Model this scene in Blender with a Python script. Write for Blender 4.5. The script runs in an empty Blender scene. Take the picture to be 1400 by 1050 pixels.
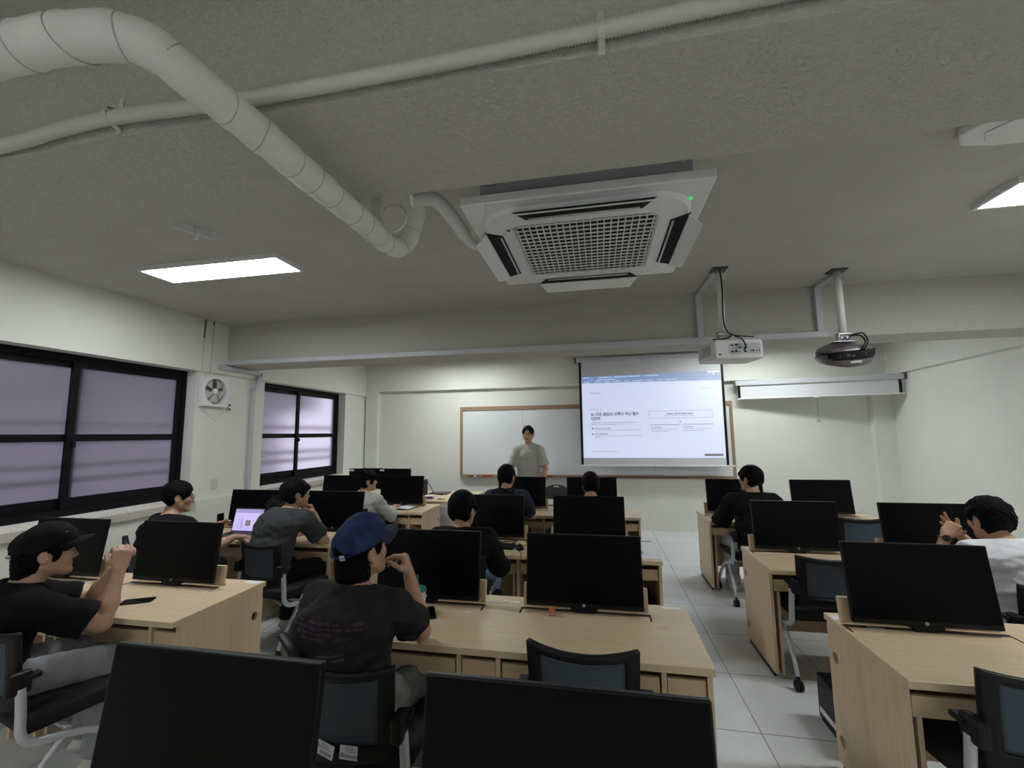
import bpy, bmesh, math, random
import numpy as np
from mathutils import Vector, Matrix
from mathutils.bvhtree import BVHTree

random.seed(7)
SC = bpy.context.scene
COL = SC.collection
PI = math.pi
V = Vector

# ------------------------------------------------------------------ materials
MATS = {}

def mat(name, color, rough=.5, metal=0.0, spec=.5, var=0.0, vscale=8.0, vstretch=(1, 1, 1),
        bump=0.0, bscale=60.0, bstretch=(1, 1, 1), coat=0.0, emis=None, estr=0.0, detail=4.0):
    """one principled material with optional procedural colour variation and bump"""
    m = bpy.data.materials.new(name)
    m.use_nodes = True
    nt = m.node_tree
    b = nt.nodes['Principled BSDF']
    b.inputs['Base Color'].default_value = (*color, 1)
    b.inputs['Roughness'].default_value = rough
    b.inputs['Metallic'].default_value = metal
    b.inputs['Specular IOR Level'].default_value = spec
    b.inputs['Coat Weight'].default_value = coat
    if emis:
        b.inputs['Emission Color'].default_value = (*emis, 1)
        b.inputs['Emission Strength'].default_value = estr
    tc = None
    if var > 0 or bump > 0:
        tc = nt.nodes.new('ShaderNodeTexCoord')
    if var > 0:
        mp = nt.nodes.new('ShaderNodeMapping')
        mp.inputs['Scale'].default_value = vstretch
        nz = nt.nodes.new('ShaderNodeTexNoise')
        nz.inputs['Scale'].default_value = vscale
        nz.inputs['Detail'].default_value = detail
        rp = nt.nodes.new('ShaderNodeValToRGB')
        rp.color_ramp.elements[0].position = .3
        rp.color_ramp.elements[1].position = .7
        rp.color_ramp.elements[0].color = (*[c * (1 - var) for c in color], 1)
        rp.color_ramp.elements[1].color = (*[min(1, c * (1 + var)) for c in color], 1)
        nt.links.new(tc.outputs['Object'], mp.inputs['Vector'])
        nt.links.new(mp.outputs['Vector'], nz.inputs['Vector'])
        nt.links.new(nz.outputs['Fac'], rp.inputs['Fac'])
        nt.links.new(rp.outputs['Color'], b.inputs['Base Color'])
    if bump > 0:
        mp2 = nt.nodes.new('ShaderNodeMapping')
        mp2.inputs['Scale'].default_value = bstretch
        n2 = nt.nodes.new('ShaderNodeTexNoise')
        n2.inputs['Scale'].default_value = bscale
        n2.inputs['Detail'].default_value = 3
        bp = nt.nodes.new('ShaderNodeBump')
        bp.inputs['Strength'].default_value = bump
        bp.inputs['Distance'].default_value = .01
        nt.links.new(tc.outputs['Object'], mp2.inputs['Vector'])
        nt.links.new(mp2.outputs['Vector'], n2.inputs['Vector'])
        nt.links.new(n2.outputs['Fac'], bp.inputs['Height'])
        nt.links.new(bp.outputs['Normal'], b.inputs['Normal'])
    MATS[name] = m
    return m

def stripes(m, scale, axis, depth=.6, dark=.45):
    """fine woven lines across a material (mesh fabric)"""
    nt = m.node_tree
    b = nt.nodes['Principled BSDF']
    tc = nt.nodes.new('ShaderNodeTexCoord')
    w = nt.nodes.new('ShaderNodeTexWave')
    w.wave_type = 'BANDS'
    w.bands_direction = axis
    w.inputs['Scale'].default_value = scale
    w.inputs['Distortion'].default_value = 1.2
    mx = nt.nodes.new('ShaderNodeMix')
    mx.data_type = 'RGBA'
    c = b.inputs['Base Color'].default_value
    mx.inputs['A'].default_value = (c[0] * dark, c[1] * dark, c[2] * dark, 1)
    mx.inputs['B'].default_value = tuple(c)
    nt.links.new(tc.outputs['Object'], w.inputs['Vector'])
    nt.links.new(w.outputs['Fac'], mx.inputs['Factor'])
    nt.links.new(mx.outputs['Result'], b.inputs['Base Color'])

M_wall = mat('wall paint', (.715, .725, .675), .75, var=.04, vscale=1.3, bump=.25, bscale=140)
M_ceil = mat('rough plaster paint', (.475, .465, .430), .85, var=.05, vscale=2.5, bump=.55, bscale=70)
M_beam = mat('sprayed plaster', (.475, .460, .425), .9, var=.05, vscale=60, bump=.9, bscale=75)
M_white = mat('white plastic', (.74, .73, .74), .42, var=.02, vscale=3)
M_offwhite = mat('cream plastic', (.62, .58, .48), .5)
M_grey = mat('grey raceway plastic', (.50, .505, .545), .5, var=.03, vscale=5)
M_dkgrey = mat('dark grey plastic', (.06, .06, .065), .5)
M_black = mat('black plastic', (.0040, .0040, .0046), .42, spec=.25)
M_blackmat = mat('black matte', (.005, .005, .0055), .8)
M_void = mat('dark opening', (.004, .004, .005), .9)  # near-black that paints the dark inside openings
M_screenoff = mat('black lcd glass', (.0018, .0018, .0022), .32, spec=.10)
M_screenmatte = mat('black lcd matte', (.003, .003, .0034), .55, spec=.12)
M_frame = mat('black window aluminium', (.0045, .0044, .0060), .45, spec=.15, var=.2, vscale=14)
M_granite = mat('granite sill', (.52, .47, .43), .45, var=.25, vscale=90)
M_sill = mat('white sill', (.74, .71, .68), .6)
M_wood = mat('maple laminate', (.655, .505, .340), .40, var=.075, vscale=3.0, vstretch=(.9, 22, 5), detail=6)
M_woodv = mat('maple laminate upright', (.635, .485, .325), .42, var=.07, vscale=3.0, vstretch=(22, 22, .9), detail=6)
M_woodedge = mat('maple edge band', (.585, .435, .275), .42, var=.05, vscale=6, vstretch=(1, 10, 10))
M_wooddark = mat('hole rim wood', (.22, .12, .06), .6)
M_slot = mat('painted slot shade', (.035, .018, .012), .8)
M_silver = mat('silver painted steel', (.52, .53, .56), .38, metal=.35)
M_steel = mat('steel', (.5, .5, .52), .3, metal=.8)
M_meshblue = mat('blue grey mesh fabric', (.062, .090, .122), .75)
stripes(M_meshblue, 42, 'Z', dark=.5)
M_chairblack = mat('chair black', (.0050, .0050, .0066), .5, spec=.3)
M_seat = mat('black seat cloth', (.0065, .0065, .0075), .9, bump=.2, bscale=300)
M_paper = mat('paper', (.75, .75, .78), .7)
M_label = mat('label print', (.25, .27, .5), .7)
M_wb = mat('whiteboard enamel', (.69, .72, .75), .28, var=.02, vscale=2)
M_wbframe = mat('brown board frame', (.30, .20, .12), .5, var=.1, vscale=20, vstretch=(1, 8, 8))
M_fabricscreen = mat('screen fabric', (.62, .63, .66), .8)
M_pipe = mat('white wrap tape', (.70, .69, .66), .55, var=.05, vscale=9, bump=.35, bscale=26)
M_conduit = mat('corrugated conduit', (.66, .65, .60), .5)
M_strap = mat('perforated strap', (.62, .61, .57), .5, metal=.3)
M_skin = mat('skin', (.46, .265, .175), .52, var=.07, vscale=40, spec=.35)
M_skin2 = mat('fair skin', (.50, .30, .21), .52, var=.07, vscale=40, spec=.35)
M_lip = mat('lips', (.36, .13, .105), .45)
M_hair = mat('black hair', (.0032, .0030, .0032), .62, spec=.08, var=.4, vscale=60, bump=.3, bscale=220, bstretch=(1, 1, .2))
M_eye = mat('eye white', (.55, .53, .5), .3)
M_iris = mat('iris', (.012, .008, .006), .25)
M_brow = mat('eyebrow', (.012, .009, .008), .8)

def cloth(name, c, var=.06):
    return mat(name, c, .92, var=var, vscale=26, bump=.25, bscale=220, spec=.2)
M_tblack = cloth('black cotton', (.0060, .0060, .0068))
M_tchar = cloth('washed charcoal cotton', (.021, .0185, .021), .14)
M_tgrey = cloth('faded grey cotton', (.040, .042, .047), .14)
M_tlight = cloth('light grey knit', (.40, .40, .375), .04)
M_tshirt = cloth('pale linen', (.44, .45, .43), .05)
M_twhite = cloth('white cotton', (.62, .62, .67), .03)
M_tnavy = cloth('navy cotton', (.032, .036, .058))
M_pgrey = cloth('light grey sweat cloth', (.30, .30, .32))
M_pblack = cloth('black trouser cloth', (.009, .009, .010))
M_pjean = cloth('light blue denim', (.20, .26, .38), .12)
M_pwash = cloth('washed grey denim', (.17, .175, .165), .2)
M_denim = cloth('blue denim cap', (.022, .036, .105), .35)
M_brim = cloth('faded navy brim', (.040, .042, .068), .2)
M_print = mat('purple print', (.085, .026, .072), .9)
M_print2 = mat('grey print', (.11, .105, .11), .9)
M_shoe = mat('white sneaker', (.55, .53, .5), .6)
M_green = mat('green plastic', (.03, .22, .14), .3)
M_orange = mat('orange plastic', (.62, .14, .05), .4)
M_navyplastic = mat('navy plastic', (.012, .018, .045), .4)
M_ventgrey = mat('fan blade grey', (.50, .50, .48), .4)
M_louver = mat('fan louvre', (.20, .14, .14), .6)
M_pj2 = mat('graphite grey plastic', (.17, .15, .155), .35, metal=.3)
M_red = mat('red felt', (.5, .03, .04), .6)
M_lamp = mat('light diffuser', (.9, .95, .95), .5, emis=(.95, 1.0, .985), estr=24.0)
M_led = mat('green led', (.10, .5, .14), .4, emis=(.15, .8, .22), estr=.35)
M_clearplastic = mat('clear cup plastic', (.55, .6, .58), .15)

def emit(name, c, s):
    m = bpy.data.materials.new(name)
    m.use_nodes = True
    b = m.node_tree.nodes['Principled BSDF']
    b.inputs['Base Color'].default_value = (.35, .35, .36, 1)
    b.inputs['Roughness'].default_value = .8
    b.inputs['Emission Color'].default_value = (*c, 1)
    b.inputs['Emission Strength'].default_value = s
    return m

# ------------------------------------------------------------------ mesh helpers
class MB:
    def __init__(self):
        self.v = []
        self.f = []
        self.s = []

    def add(self, vs, fs, smooth=False, mx=None):
        o = len(self.v)
        if mx is not None:
            vs = [mx @ V(p) for p in vs]
        self.v += [tuple(p) for p in vs]
        self.f += [tuple(i + o for i in f) for f in fs]
        self.s += [smooth] * len(fs)
        return self

    def box(self, lo, hi, mx=None):
        x0, y0, z0 = lo
        x1, y1, z1 = hi
        vs = [(x0, y0, z0), (x1, y0, z0), (x1, y1, z0), (x0, y1, z0), (x0, y0, z1), (x1, y0, z1), (x1, y1, z1), (x0, y1, z1)]
        return self.add(vs, [(0, 3, 2, 1), (4, 5, 6, 7), (0, 1, 5, 4), (1, 2, 6, 5), (2, 3, 7, 6), (3, 0, 4, 7)], False, mx)

    def rbox(self, lo, hi, r=.004, mx=None):
        """box with rounded vertical-ish edges: chamfered on every edge"""
        bm = bmesh.new()
        bmesh.ops.create_cube(bm, size=1)
        for v in bm.verts:
            v.co = V([lo[i] + (v.co[i] + .5) * (hi[i] - lo[i]) for i in range(3)])
        bmesh.ops.bevel(bm, geom=bm.edges[:], offset=r, segments=2, profile=.5, affect='EDGES')
        bm.verts.index_update()
        vs = [v.co.copy() for v in bm.verts]
        fs = [[v.index for v in f.verts] for f in bm.faces]
        bm.free()
        return self.add(vs, fs, False, mx)

    def tube(self, path, r, n=10, closed=False, cap=True, mx=None, flat=1.0, corr=None):
        P = [V(p) for p in path]
        k = len(P)
        R = r if isinstance(r, (list, tuple)) else [r] * k
        vs, fs = [], []
        up = None
        for i in range(k):
            if closed:
                t = (P[(i + 1) % k] - P[i - 1])
            else:
                t = P[min(i + 1, k - 1)] - P[max(i - 1, 0)]
            t.normalize()
            if up is None:
                up = V((0, 0, 1)) if abs(t.z) < .9 else V((0, 1, 0))
            a = t.cross(up)
            if a.length < 1e-5:
                a = t.orthogonal()
            a.normalize()
            b = a.cross(t).normalized()
            up = b
            for j in range(n):
                q = 2 * PI * j / n
                vs.append(P[i] + a * (R[i] * math.cos(q)) + b * (R[i] * flat * math.sin(q)))
        m = k if closed else k - 1
        for i in range(m):
            for j in range(n):
                i2 = (i + 1) % k
                fs.append((i * n + j, i2 * n + j, i2 * n + (j + 1) % n, i * n + (j + 1) % n))
        self.add(vs, fs, True, mx)
        if cap and not closed:
            o = len(self.v) - len(vs)
            self.f.append(tuple(o + j for j in range(n)))
            self.f.append(tuple(o + (k - 1) * n + n - 1 - j for j in range(n)))
            self.s += [False, False]
        return self

    def lathe(self, prof, c=(0, 0, 0), n=24, axis='Z', mx=None, smooth=True):
        vs, fs = [], []
        for (r, h) in prof:
            for j in range(n):
                q = 2 * PI * j / n
                p = (r * math.cos(q), r * math.sin(q), h)
                if axis == 'Y':
                    p = (p[0], p[2], p[1])
                elif axis == 'X':
                    p = (p[2], p[0], p[1])
                vs.append((p[0] + c[0], p[1] + c[1], p[2] + c[2]))
        k = len(prof)
        for i in range(k - 1):
            for j in range(n):
                fs.append((i * n + j, i * n + (j + 1) % n, (i + 1) * n + (j + 1) % n, (i + 1) * n + j))
        self.add(vs, fs, smooth, mx)
        o = len(self.v) - len(vs)
        self.f.append(tuple(o + j for j in range(n - 1, -1, -1)))
        self.f.append(tuple(o + (k - 1) * n + j for j in range(n)))
        self.s += [False, False]
        return self

    def prism(self, pts, d, mx=None):
        """polygon pts (3-D, planar) extruded by vector d"""
        n = len(pts)
        d = V(d)
        vs = [V(p) for p in pts] + [V(p) + d for p in pts]
        fs = [tuple(range(n - 1, -1, -1)), tuple(range(n, 2 * n))]
        fs += [(i, (i + 1) % n, n + (i + 1) % n, n + i) for i in range(n)]
        return self.add(vs, fs, False, mx)

    def grid(self, fn, nu, nv, th, mask=None, smooth=True):
        """thick sheet: fn(u,v)->(point, normal); mask(i,j) keeps a cell"""
        pts = {}
        vs, fs = [], []

        def vid(i, j, s):
            k = (i, j, s)
            if k not in pts:
                p, n = fn(i / nu, j / nv)
                pts[k] = len(vs)
                vs.append(V(p) + V(n) * (th * .5 * s))
            return pts[k]
        keep = {(i, j) for i in range(nu) for j in range(nv) if mask is None or mask(i, j)}
        for (i, j) in keep:
            fs.append((vid(i, j, 1), vid(i + 1, j, 1), vid(i + 1, j + 1, 1), vid(i, j + 1, 1)))
            fs.append((vid(i, j, -1), vid(i, j + 1, -1), vid(i + 1, j + 1, -1), vid(i + 1, j, -1)))
            for (di, dj, a, b) in ((-1, 0, (i, j + 1), (i, j)), (1, 0, (i + 1, j), (i + 1, j + 1)),
                                   (0, -1, (i, j), (i + 1, j)), (0, 1, (i + 1, j + 1), (i, j + 1))):
                if (i + di, j + dj) not in keep:
                    fs.append((vid(*a, -1), vid(*b, -1), vid(*b, 1), vid(*a, 1)))
        return self.add(vs, fs, smooth)

    def build(self, name, m, parent=None, loc=None, bevel=0.0, mx=None):
        me = bpy.data.meshes.new(name)
        me.from_pydata(self.v, [], self.f)
        me.polygons.foreach_set('use_smooth', self.s)
        me.update()
        me.materials.append(m)
        o = bpy.data.objects.new(name, me)
        COL.objects.link(o)
        if parent is not None:
            o.parent = parent
        if loc is not None:
            o.location = loc
        if mx is not None:
            o.matrix_local = mx
        if bevel > 0:
            b = o.modifiers.new('bevel', 'BEVEL')
            b.width = bevel
            b.segments = 2
            b.limit_method = 'ANGLE'
            b.angle_limit = math.radians(40)
        return o

def box(name, lo, hi, m, parent=None, bevel=0.0):
    return MB().box(lo, hi).build(name, m, parent, bevel=bevel)

def empty(name, loc=(0, 0, 0), rz=0.0):
    o = bpy.data.objects.new(name, None)
    o.empty_display_size = .1
    o.location = loc
    o.rotation_euler = (0, 0, math.radians(rz))
    COL.objects.link(o)
    return o

def tag(o, label, cat, group=None):
    o['label'] = label
    o['category'] = cat
    if group:
        o['group'] = group
    return o

def struct(o):
    o['kind'] = 'structure'
    return o

def centre(o):
    """put a top-level mesh's origin at its base centre"""
    me = o.data
    n = len(me.vertices)
    a = np.empty(n * 3, np.float32)
    me.vertices.foreach_get('co', a)
    a = a.reshape(-1, 3)
    c = (a.min(0) + a.max(0)) / 2
    c[2] = a[:, 2].min()
    me.vertices.foreach_set('co', (a - c).ravel())
    me.update()
    o.location = V(o.location) + V([float(x) for x in c])
    return o

KIDS = {}

def copy_tree(o, parent=None):
    c = o.copy()
    COL.objects.link(c)
    if parent is not None:
        c.parent = parent
    for ch in list(o.children):
        copy_tree(ch, c)
    return c

def bez(p0, p1, p2, p3, n=10):
    out = []
    for i in range(n + 1):
        t = i / n
        out.append(tuple((1 - t) ** 3 * a + 3 * (1 - t) ** 2 * t * b + 3 * (1 - t) * t * t * c + t ** 3 * d for a, b, c, d in zip(p0, p1, p2, p3)))
    return out

def smooth_path(pts, n=6):
    P = [V(p) for p in pts]
    out = []
    for i in range(len(P) - 1):
        a = P[max(i - 1, 0)]
        b = P[i]
        c = P[i + 1]
        d = P[min(i + 2, len(P) - 1)]
        for k in range(n):
            t = k / n
            out.append(.5 * ((2 * b) + (c - a) * t + (2 * a - 5 * b + 4 * c - d) * t * t + (3 * b - a - 3 * c + d) * t ** 3))
    out.append(P[-1])
    return out

def text_mesh(name, body, size, m, parent, loc, rot=(PI / 2, 0, 0), align='LEFT', bold=0.0, ext=.0008):
    cu = bpy.data.curves.new(name, 'FONT')
    cu.body = body
    cu.size = size
    cu.align_x = align
    cu.extrude = ext
    cu.offset = bold
    cu.resolution_u = 2
    t = bpy.data.objects.new(name, cu)
    COL.objects.link(t)
    dg = bpy.context.evaluated_depsgraph_get()
    me = bpy.data.meshes.new_from_object(t.evaluated_get(dg))
    bpy.data.objects.remove(t)
    bpy.data.curves.remove(cu)
    me.materials.clear()
    me.materials.append(m)
    o = bpy.data.objects.new(name, me)
    COL.objects.link(o)
    o.parent = parent
    o.location = loc
    o.rotation_euler = rot
    return o
# ------------------------------------------------------------------ the room
ZC = 3.02
YF = 7.925
YB = -3.6
XL = -4.44

def RX(y):                         # right wall is slightly out of square
    return 4.52 - .097 * (YF - y)

# floor: grey vinyl tiles with joints
def tile_material():
    m = mat('grey vinyl tiles', (.50, .515, .535), .33, spec=.45)
    nt = m.node_tree
    b = nt.nodes['Principled BSDF']
    tc = nt.nodes.new('ShaderNodeTexCoord')
    sp = nt.nodes.new('ShaderNodeSeparateXYZ')
    nt.links.new(tc.outputs['Object'], sp.inputs['Vector'])
    outs = []
    for ax, off in (('X', .826), ('Y', 2.832)):
        a = nt.nodes.new('ShaderNodeMath'); a.operation = 'SUBTRACT'; a.inputs[1].default_value = off - .621 * 20
        d = nt.nodes.new('ShaderNodeMath'); d.operation = 'DIVIDE'; d.inputs[1].default_value = .621
        fr = nt.nodes.new('ShaderNodeMath'); fr.operation = 'FRACT'
        s = nt.nodes.new('ShaderNodeMath'); s.operation = 'SUBTRACT'; s.inputs[1].default_value = .5
        ab = nt.nodes.new('ShaderNodeMath'); ab.operation = 'ABSOLUTE'
        g = nt.nodes.new('ShaderNodeMath'); g.operation = 'GREATER_THAN'; g.inputs[1].default_value = .4955
        nt.links.new(sp.outputs[ax], a.inputs[0])
        for p, q in ((a, d), (d, fr), (fr, s), (s, ab), (ab, g)):
            nt.links.new(p.outputs[0], q.inputs[0])
        outs.append(g)
    mx = nt.nodes.new('ShaderNodeMath'); mx.operation = 'MAXIMUM'
    nt.links.new(outs[0].outputs[0], mx.inputs[0])
    nt.links.new(outs[1].outputs[0], mx.inputs[1])
    nz = nt.nodes.new('ShaderNodeTexNoise'); nz.inputs['Scale'].default_value = 260; nz.inputs['Detail'].default_value = 2
    n2 = nt.nodes.new('ShaderNodeTexNoise'); n2.inputs['Scale'].default_value = 2.2; n2.inputs['Detail'].default_value = 5
    nt.links.new(tc.outputs['Object'], nz.inputs['Vector'])
    nt.links.new(tc.outputs['Object'], n2.inputs['Vector'])
    ad = nt.nodes.new('ShaderNodeMath'); ad.operation = 'ADD'
    nt.links.new(nz.outputs['Fac'], ad.inputs[0])
    nt.links.new(n2.outputs['Fac'], ad.inputs[1])
    rp = nt.nodes.new('ShaderNodeValToRGB')
    rp.color_ramp.elements[0].position = .7; rp.color_ramp.elements[1].position = 1.3
    rp.color_ramp.elements[0].color = (.56, .575, .595, 1); rp.color_ramp.elements[1].color = (.70, .715, .73, 1)
    nt.links.new(ad.outputs[0], rp.inputs['Fac'])
    mm = nt.nodes.new('ShaderNodeMix'); mm.data_type = 'RGBA'
    mm.inputs['B'].default_value = (.16, .165, .175, 1)
    nt.links.new(mx.outputs[0], mm.inputs['Factor'])
    nt.links.new(rp.outputs['Color'], mm.inputs['A'])
    nt.links.new(mm.outputs['Result'], b.inputs['Base Color'])
    return m

struct(MB().prism([(XL - .4, YB, 0), (RX(YB) + .4, YB, 0), (RX(YF) + .4, YF + .3, 0), (XL - .4, YF + .3, 0)], (0, 0, -.1)).build('floor', tile_material()))
struct(MB().prism([(XL - .4, YB, ZC), (RX(YB) + .4, YB, ZC), (RX(YF) + .4, YF + .3, ZC), (XL - .4, YF + .3, ZC)], (0, 0, .15)).build('ceiling', M_ceil))
struct(box('wall_back', (XL - .4, YB - .2, 0), (RX(YB) + .4, YB, ZC), M_wall))
# front wall: lower field, upper band standing proud, corner piers
fw = MB().box((XL - .4, YF, 0), (RX(YF) + .4, YF + .2, ZC))
fw.box((XL, YF - .10, 2.495), (RX(YF), YF, ZC))
fw.box((XL, YF - .10, 0), (-4.19, YF, 2.495))
fw.box((4.22, YF - .10, 0), (RX(YF), YF, 2.495))
struct(fw.build('wall_front', M_wall))
# left wall with two window openings, lintel standing proud
ZL = 2.41
lw = MB()
lw.box((XL - .30, YB, 0), (XL, YF, .955))
XP = XL - .03
for y0, y1 in ((YB, 2.05), (4.165, 5.20), (7.16, YF)):
    lw.box((XL - .30, y0, .955), (XP, y1, ZL))
lw.box((XL - .30, YB, ZL), (XL, YF, ZC))
struct(lw.build('wall_left', M_wall))
# right wall, with its proud lintel beam
struct(MB().prism([(RX(YB), YB, 0), (RX(YF), YF, 0), (RX(YF) + .2, YF, 0), (RX(YB) + .2, YB, 0)], (0, 0, ZC)).build('wall_right', M_wall))
struct(MB().prism([(RX(YB) - .065, YB, 2.495), (RX(YF) - .065, YF, 2.495), (RX(YF) + .02, YF, 2.495), (RX(YB) + .02, YB, 2.495)], (0, 0, ZC - 2.495)).build('trim_1', M_wall))
# cross beams
struct(MB().prism([(XL, 4.53, 2.525), (RX(4.53) - .03, 4.53, 2.525), (RX(4.97) - .03, 4.97, 2.525), (XL, 4.97, 2.525)], (0, 0, ZC - 2.525)).build('trim_2', M_beam))
nb = MB().prism([(XL, .94, 2.525), (RX(.94) - .03, .94, 2.525), (RX(1.4) - .03, 1.40, 2.525), (XL, 1.40, 2.525)], (0, 0, ZC - 2.525))
struct(nb.build('trim_3', M_beam))

# windows -------------------------------------------------------------
def frosted():
    m = bpy.data.materials.new('frosted glass')
    m.use_nodes = True
    nt = m.node_tree
    nt.nodes.clear()
    out = nt.nodes.new('ShaderNodeOutputMaterial')
    tr = nt.nodes.new('ShaderNodeBsdfTranslucent'); tr.inputs['Color'].default_value = (.80, .78, .86, 1)
    rf = nt.nodes.new('ShaderNodeBsdfRefraction'); rf.inputs['Color'].default_value = (.82, .80, .88, 1)
    rf.inputs['Roughness'].default_value = .42; rf.inputs['IOR'].default_value = 1.12
    gl = nt.nodes.new('ShaderNodeBsdfGlossy'); gl.inputs['Roughness'].default_value = .35
    gl.inputs['Color'].default_value = (.5, .5, .52, 1)
    tc = nt.nodes.new('ShaderNodeTexCoord')
    mp = nt.nodes.new('ShaderNodeMapping'); mp.inputs['Scale'].default_value = (1, 9, .7)
    nz = nt.nodes.new('ShaderNodeTexNoise'); nz.inputs['Scale'].default_value = 3.5; nz.inputs['Detail'].default_value = 4
    rp = nt.nodes.new('ShaderNodeValToRGB')
    rp.color_ramp.elements[0].position = .3; rp.color_ramp.elements[1].position = .72
    rp.color_ramp.elements[0].color = (.74, .73, .78, 1); rp.color_ramp.elements[1].color = (.84, .83, .88, 1)
    nt.links.new(tc.outputs['Object'], mp.inputs['Vector'])
    nt.links.new(mp.outputs['Vector'], nz.inputs['Vector'])
    nt.links.new(nz.outputs['Fac'], rp.inputs['Fac'])
    nt.links.new(rp.outputs['Color'], tr.inputs['Color'])
    m1 = nt.nodes.new('ShaderNodeMixShader'); m1.inputs[0].default_value = .78
    m2 = nt.nodes.new('ShaderNodeMixShader'); m2.inputs[0].default_value = .05
    nt.links.new(tr.outputs[0], m1.inputs[1]); nt.links.new(rf.outputs[0], m1.inputs[2])
    nt.links.new(m1.outputs[0], m2.inputs[1]); nt.links.new(gl.outputs[0], m2.inputs[2])
    nt.links.new(m2.outputs[0], out.inputs['Surface'])
    return m

M_glass = frosted()

def window(name, y0, y1, z0, z1, ym, zm):
    X = -4.60
    w = struct(empty(name, (X, (y0 + y1) / 2, z0)))
    L = lambda mb, nm, m: mb.build(nm, m, w, loc=(-X, -(y0 + y1) / 2, -z0))
    fr = MB()
    t = .05
    fr.box((X - .09, y0, z0), (X, y1, z0 + .06)).box((X - .09, y0, z1 - .06), (X, y1, z1))
    fr.box((X - .09, y0, z0 + .06), (X, y0 + t, z1 - .06)).box((X - .09, y1 - t, z0 + .06), (X, y1, z1 - .06))
    L(fr, 'window_frame', M_frame)
    for k, (a, b) in enumerate(((y0 + t, ym + .05), (ym - .05, y1 - t))):
        xs = X - .045 if k == 0 else X - .008
        s = MB()
        za, zb = z0 + .06, z1 - .06
        s.box((xs - .03, a, za), (xs, b, za + .095)).box((xs - .03, a, zb - .055), (xs, b, zb))
        s.box((xs - .03, a, za + .095), (xs, a + .055, zb - .055)).box((xs - .03, b - .06, za + .095), (xs, b, zb - .055))
        s.box((xs - .03, a + .055, zm - .032), (xs, b - .06, zm + .032))
        L(s, 'sash', M_frame)
        for q0, q1 in ((za + .095, zm - .032), (zm + .032, zb - .055)):
            L(MB().box((xs - .018, a + .055, q0), (xs - .014, b - .06, q1)), 'pane', M_glass)
    hb = MB().box((X - .006, ym - .012, zm - .09), (X + .012, ym + .012, zm - .04))
    L(hb, 'latch', M_black)
    return w

window('window_1', 2.055, 4.163, .985, 2.411, 3.11, 1.665)
window('window_2', 5.202, 7.158, .985, 2.411, 6.12, 1.665)
for k, (y0, y1) in enumerate(((2.05, 4.165), (5.2, 7.16))):
    s = MB().box((XL - .20, y0 + .002, .955), (XL + .012, y1 - .002, .985))
    struct(s.build('trim_%d' % (4 + 2 * k), M_sill))
    g = MB().box((XL, y0 - .015, .885), (XL + .035, y1 + .03, .955))
    struct(g.build('trim_%d' % (5 + 2 * k), M_granite))
# rail outside the glass; ledge, wall and eave added to darken pane bands
M_out = mat('added outside concrete', (.30, .285, .32), .9, var=.1, vscale=2)
M_outrail = mat('outside rail', (.12, .115, .13), .7)
ext = MB().box((-8.3, -2, -1), (-8.0, 10, 2.25)).box((-6.2, -2, -.6), (-4.95, 10, .62))
struct(ext.build('wall_outside_added', M_out))
struct(MB().box((-8.6, -2, 2.25), (-7.0, 10, 3.4)).build('trim_9', mat('added outside eave', (.06, .055, .065), .9)))  # dark eave slab added to darken the upper panes
rl = MB()
for z in (.95, 1.22, 1.36, 1.78):
    rl.box((-5.25, -1.5, z), (-5.19, 9.5, z + .05))
struct(rl.build('trim_8', M_outrail))

# ------------------------------------------------------------------ ceiling lights
def ceiling_light(x0, x1, y0, y1, label):
    t = empty('ceiling_light', ((x0 + x1) / 2, (y0 + y1) / 2, ZC - .035))
    tag(t, label, 'light', 'flat ceiling light panels')
    a, b = (x1 - x0) / 2, (y1 - y0) / 2
    f = MB()
    w = .022
    f.box((-a, -b, 0), (a, -b + w, .035)).box((-a, b - w, 0), (a, b, .035))
    f.box((-a, -b + w, 0), (-a + w, b - w, .035)).box((a - w, -b + w, 0), (a, b - w, .035))
    f.build('light_frame', M_white, t)
    box('diffuser', (-a + w, -b + w, .006), (a - w, b - w, .03), M_lamp, t)

ceiling_light(-3.58, -2.31, 2.73, 3.05, 'lit rectangular ceiling panel lamp on the left, above the window side')
ceiling_light(2.28, 3.55, 2.73, 3.05, 'lit rectangular ceiling panel lamp cut by the right edge of the photo')
ceiling_light(-3.0, -1.73, 6.69, 7.01, 'lit ceiling panel lamp hidden behind the front beam, left side')
ceiling_light(1.73, 3.0, 6.69, 7.01, 'lit ceiling panel lamp hidden behind the front beam, right side')

ceiling_light(-2.9, -1.63, -2.05, -1.73, 'lit ceiling panel lamp behind the camera, left side')
ceiling_light(1.4, 2.67, -2.05, -1.73, 'lit ceiling panel lamp behind the camera, right side')

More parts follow.
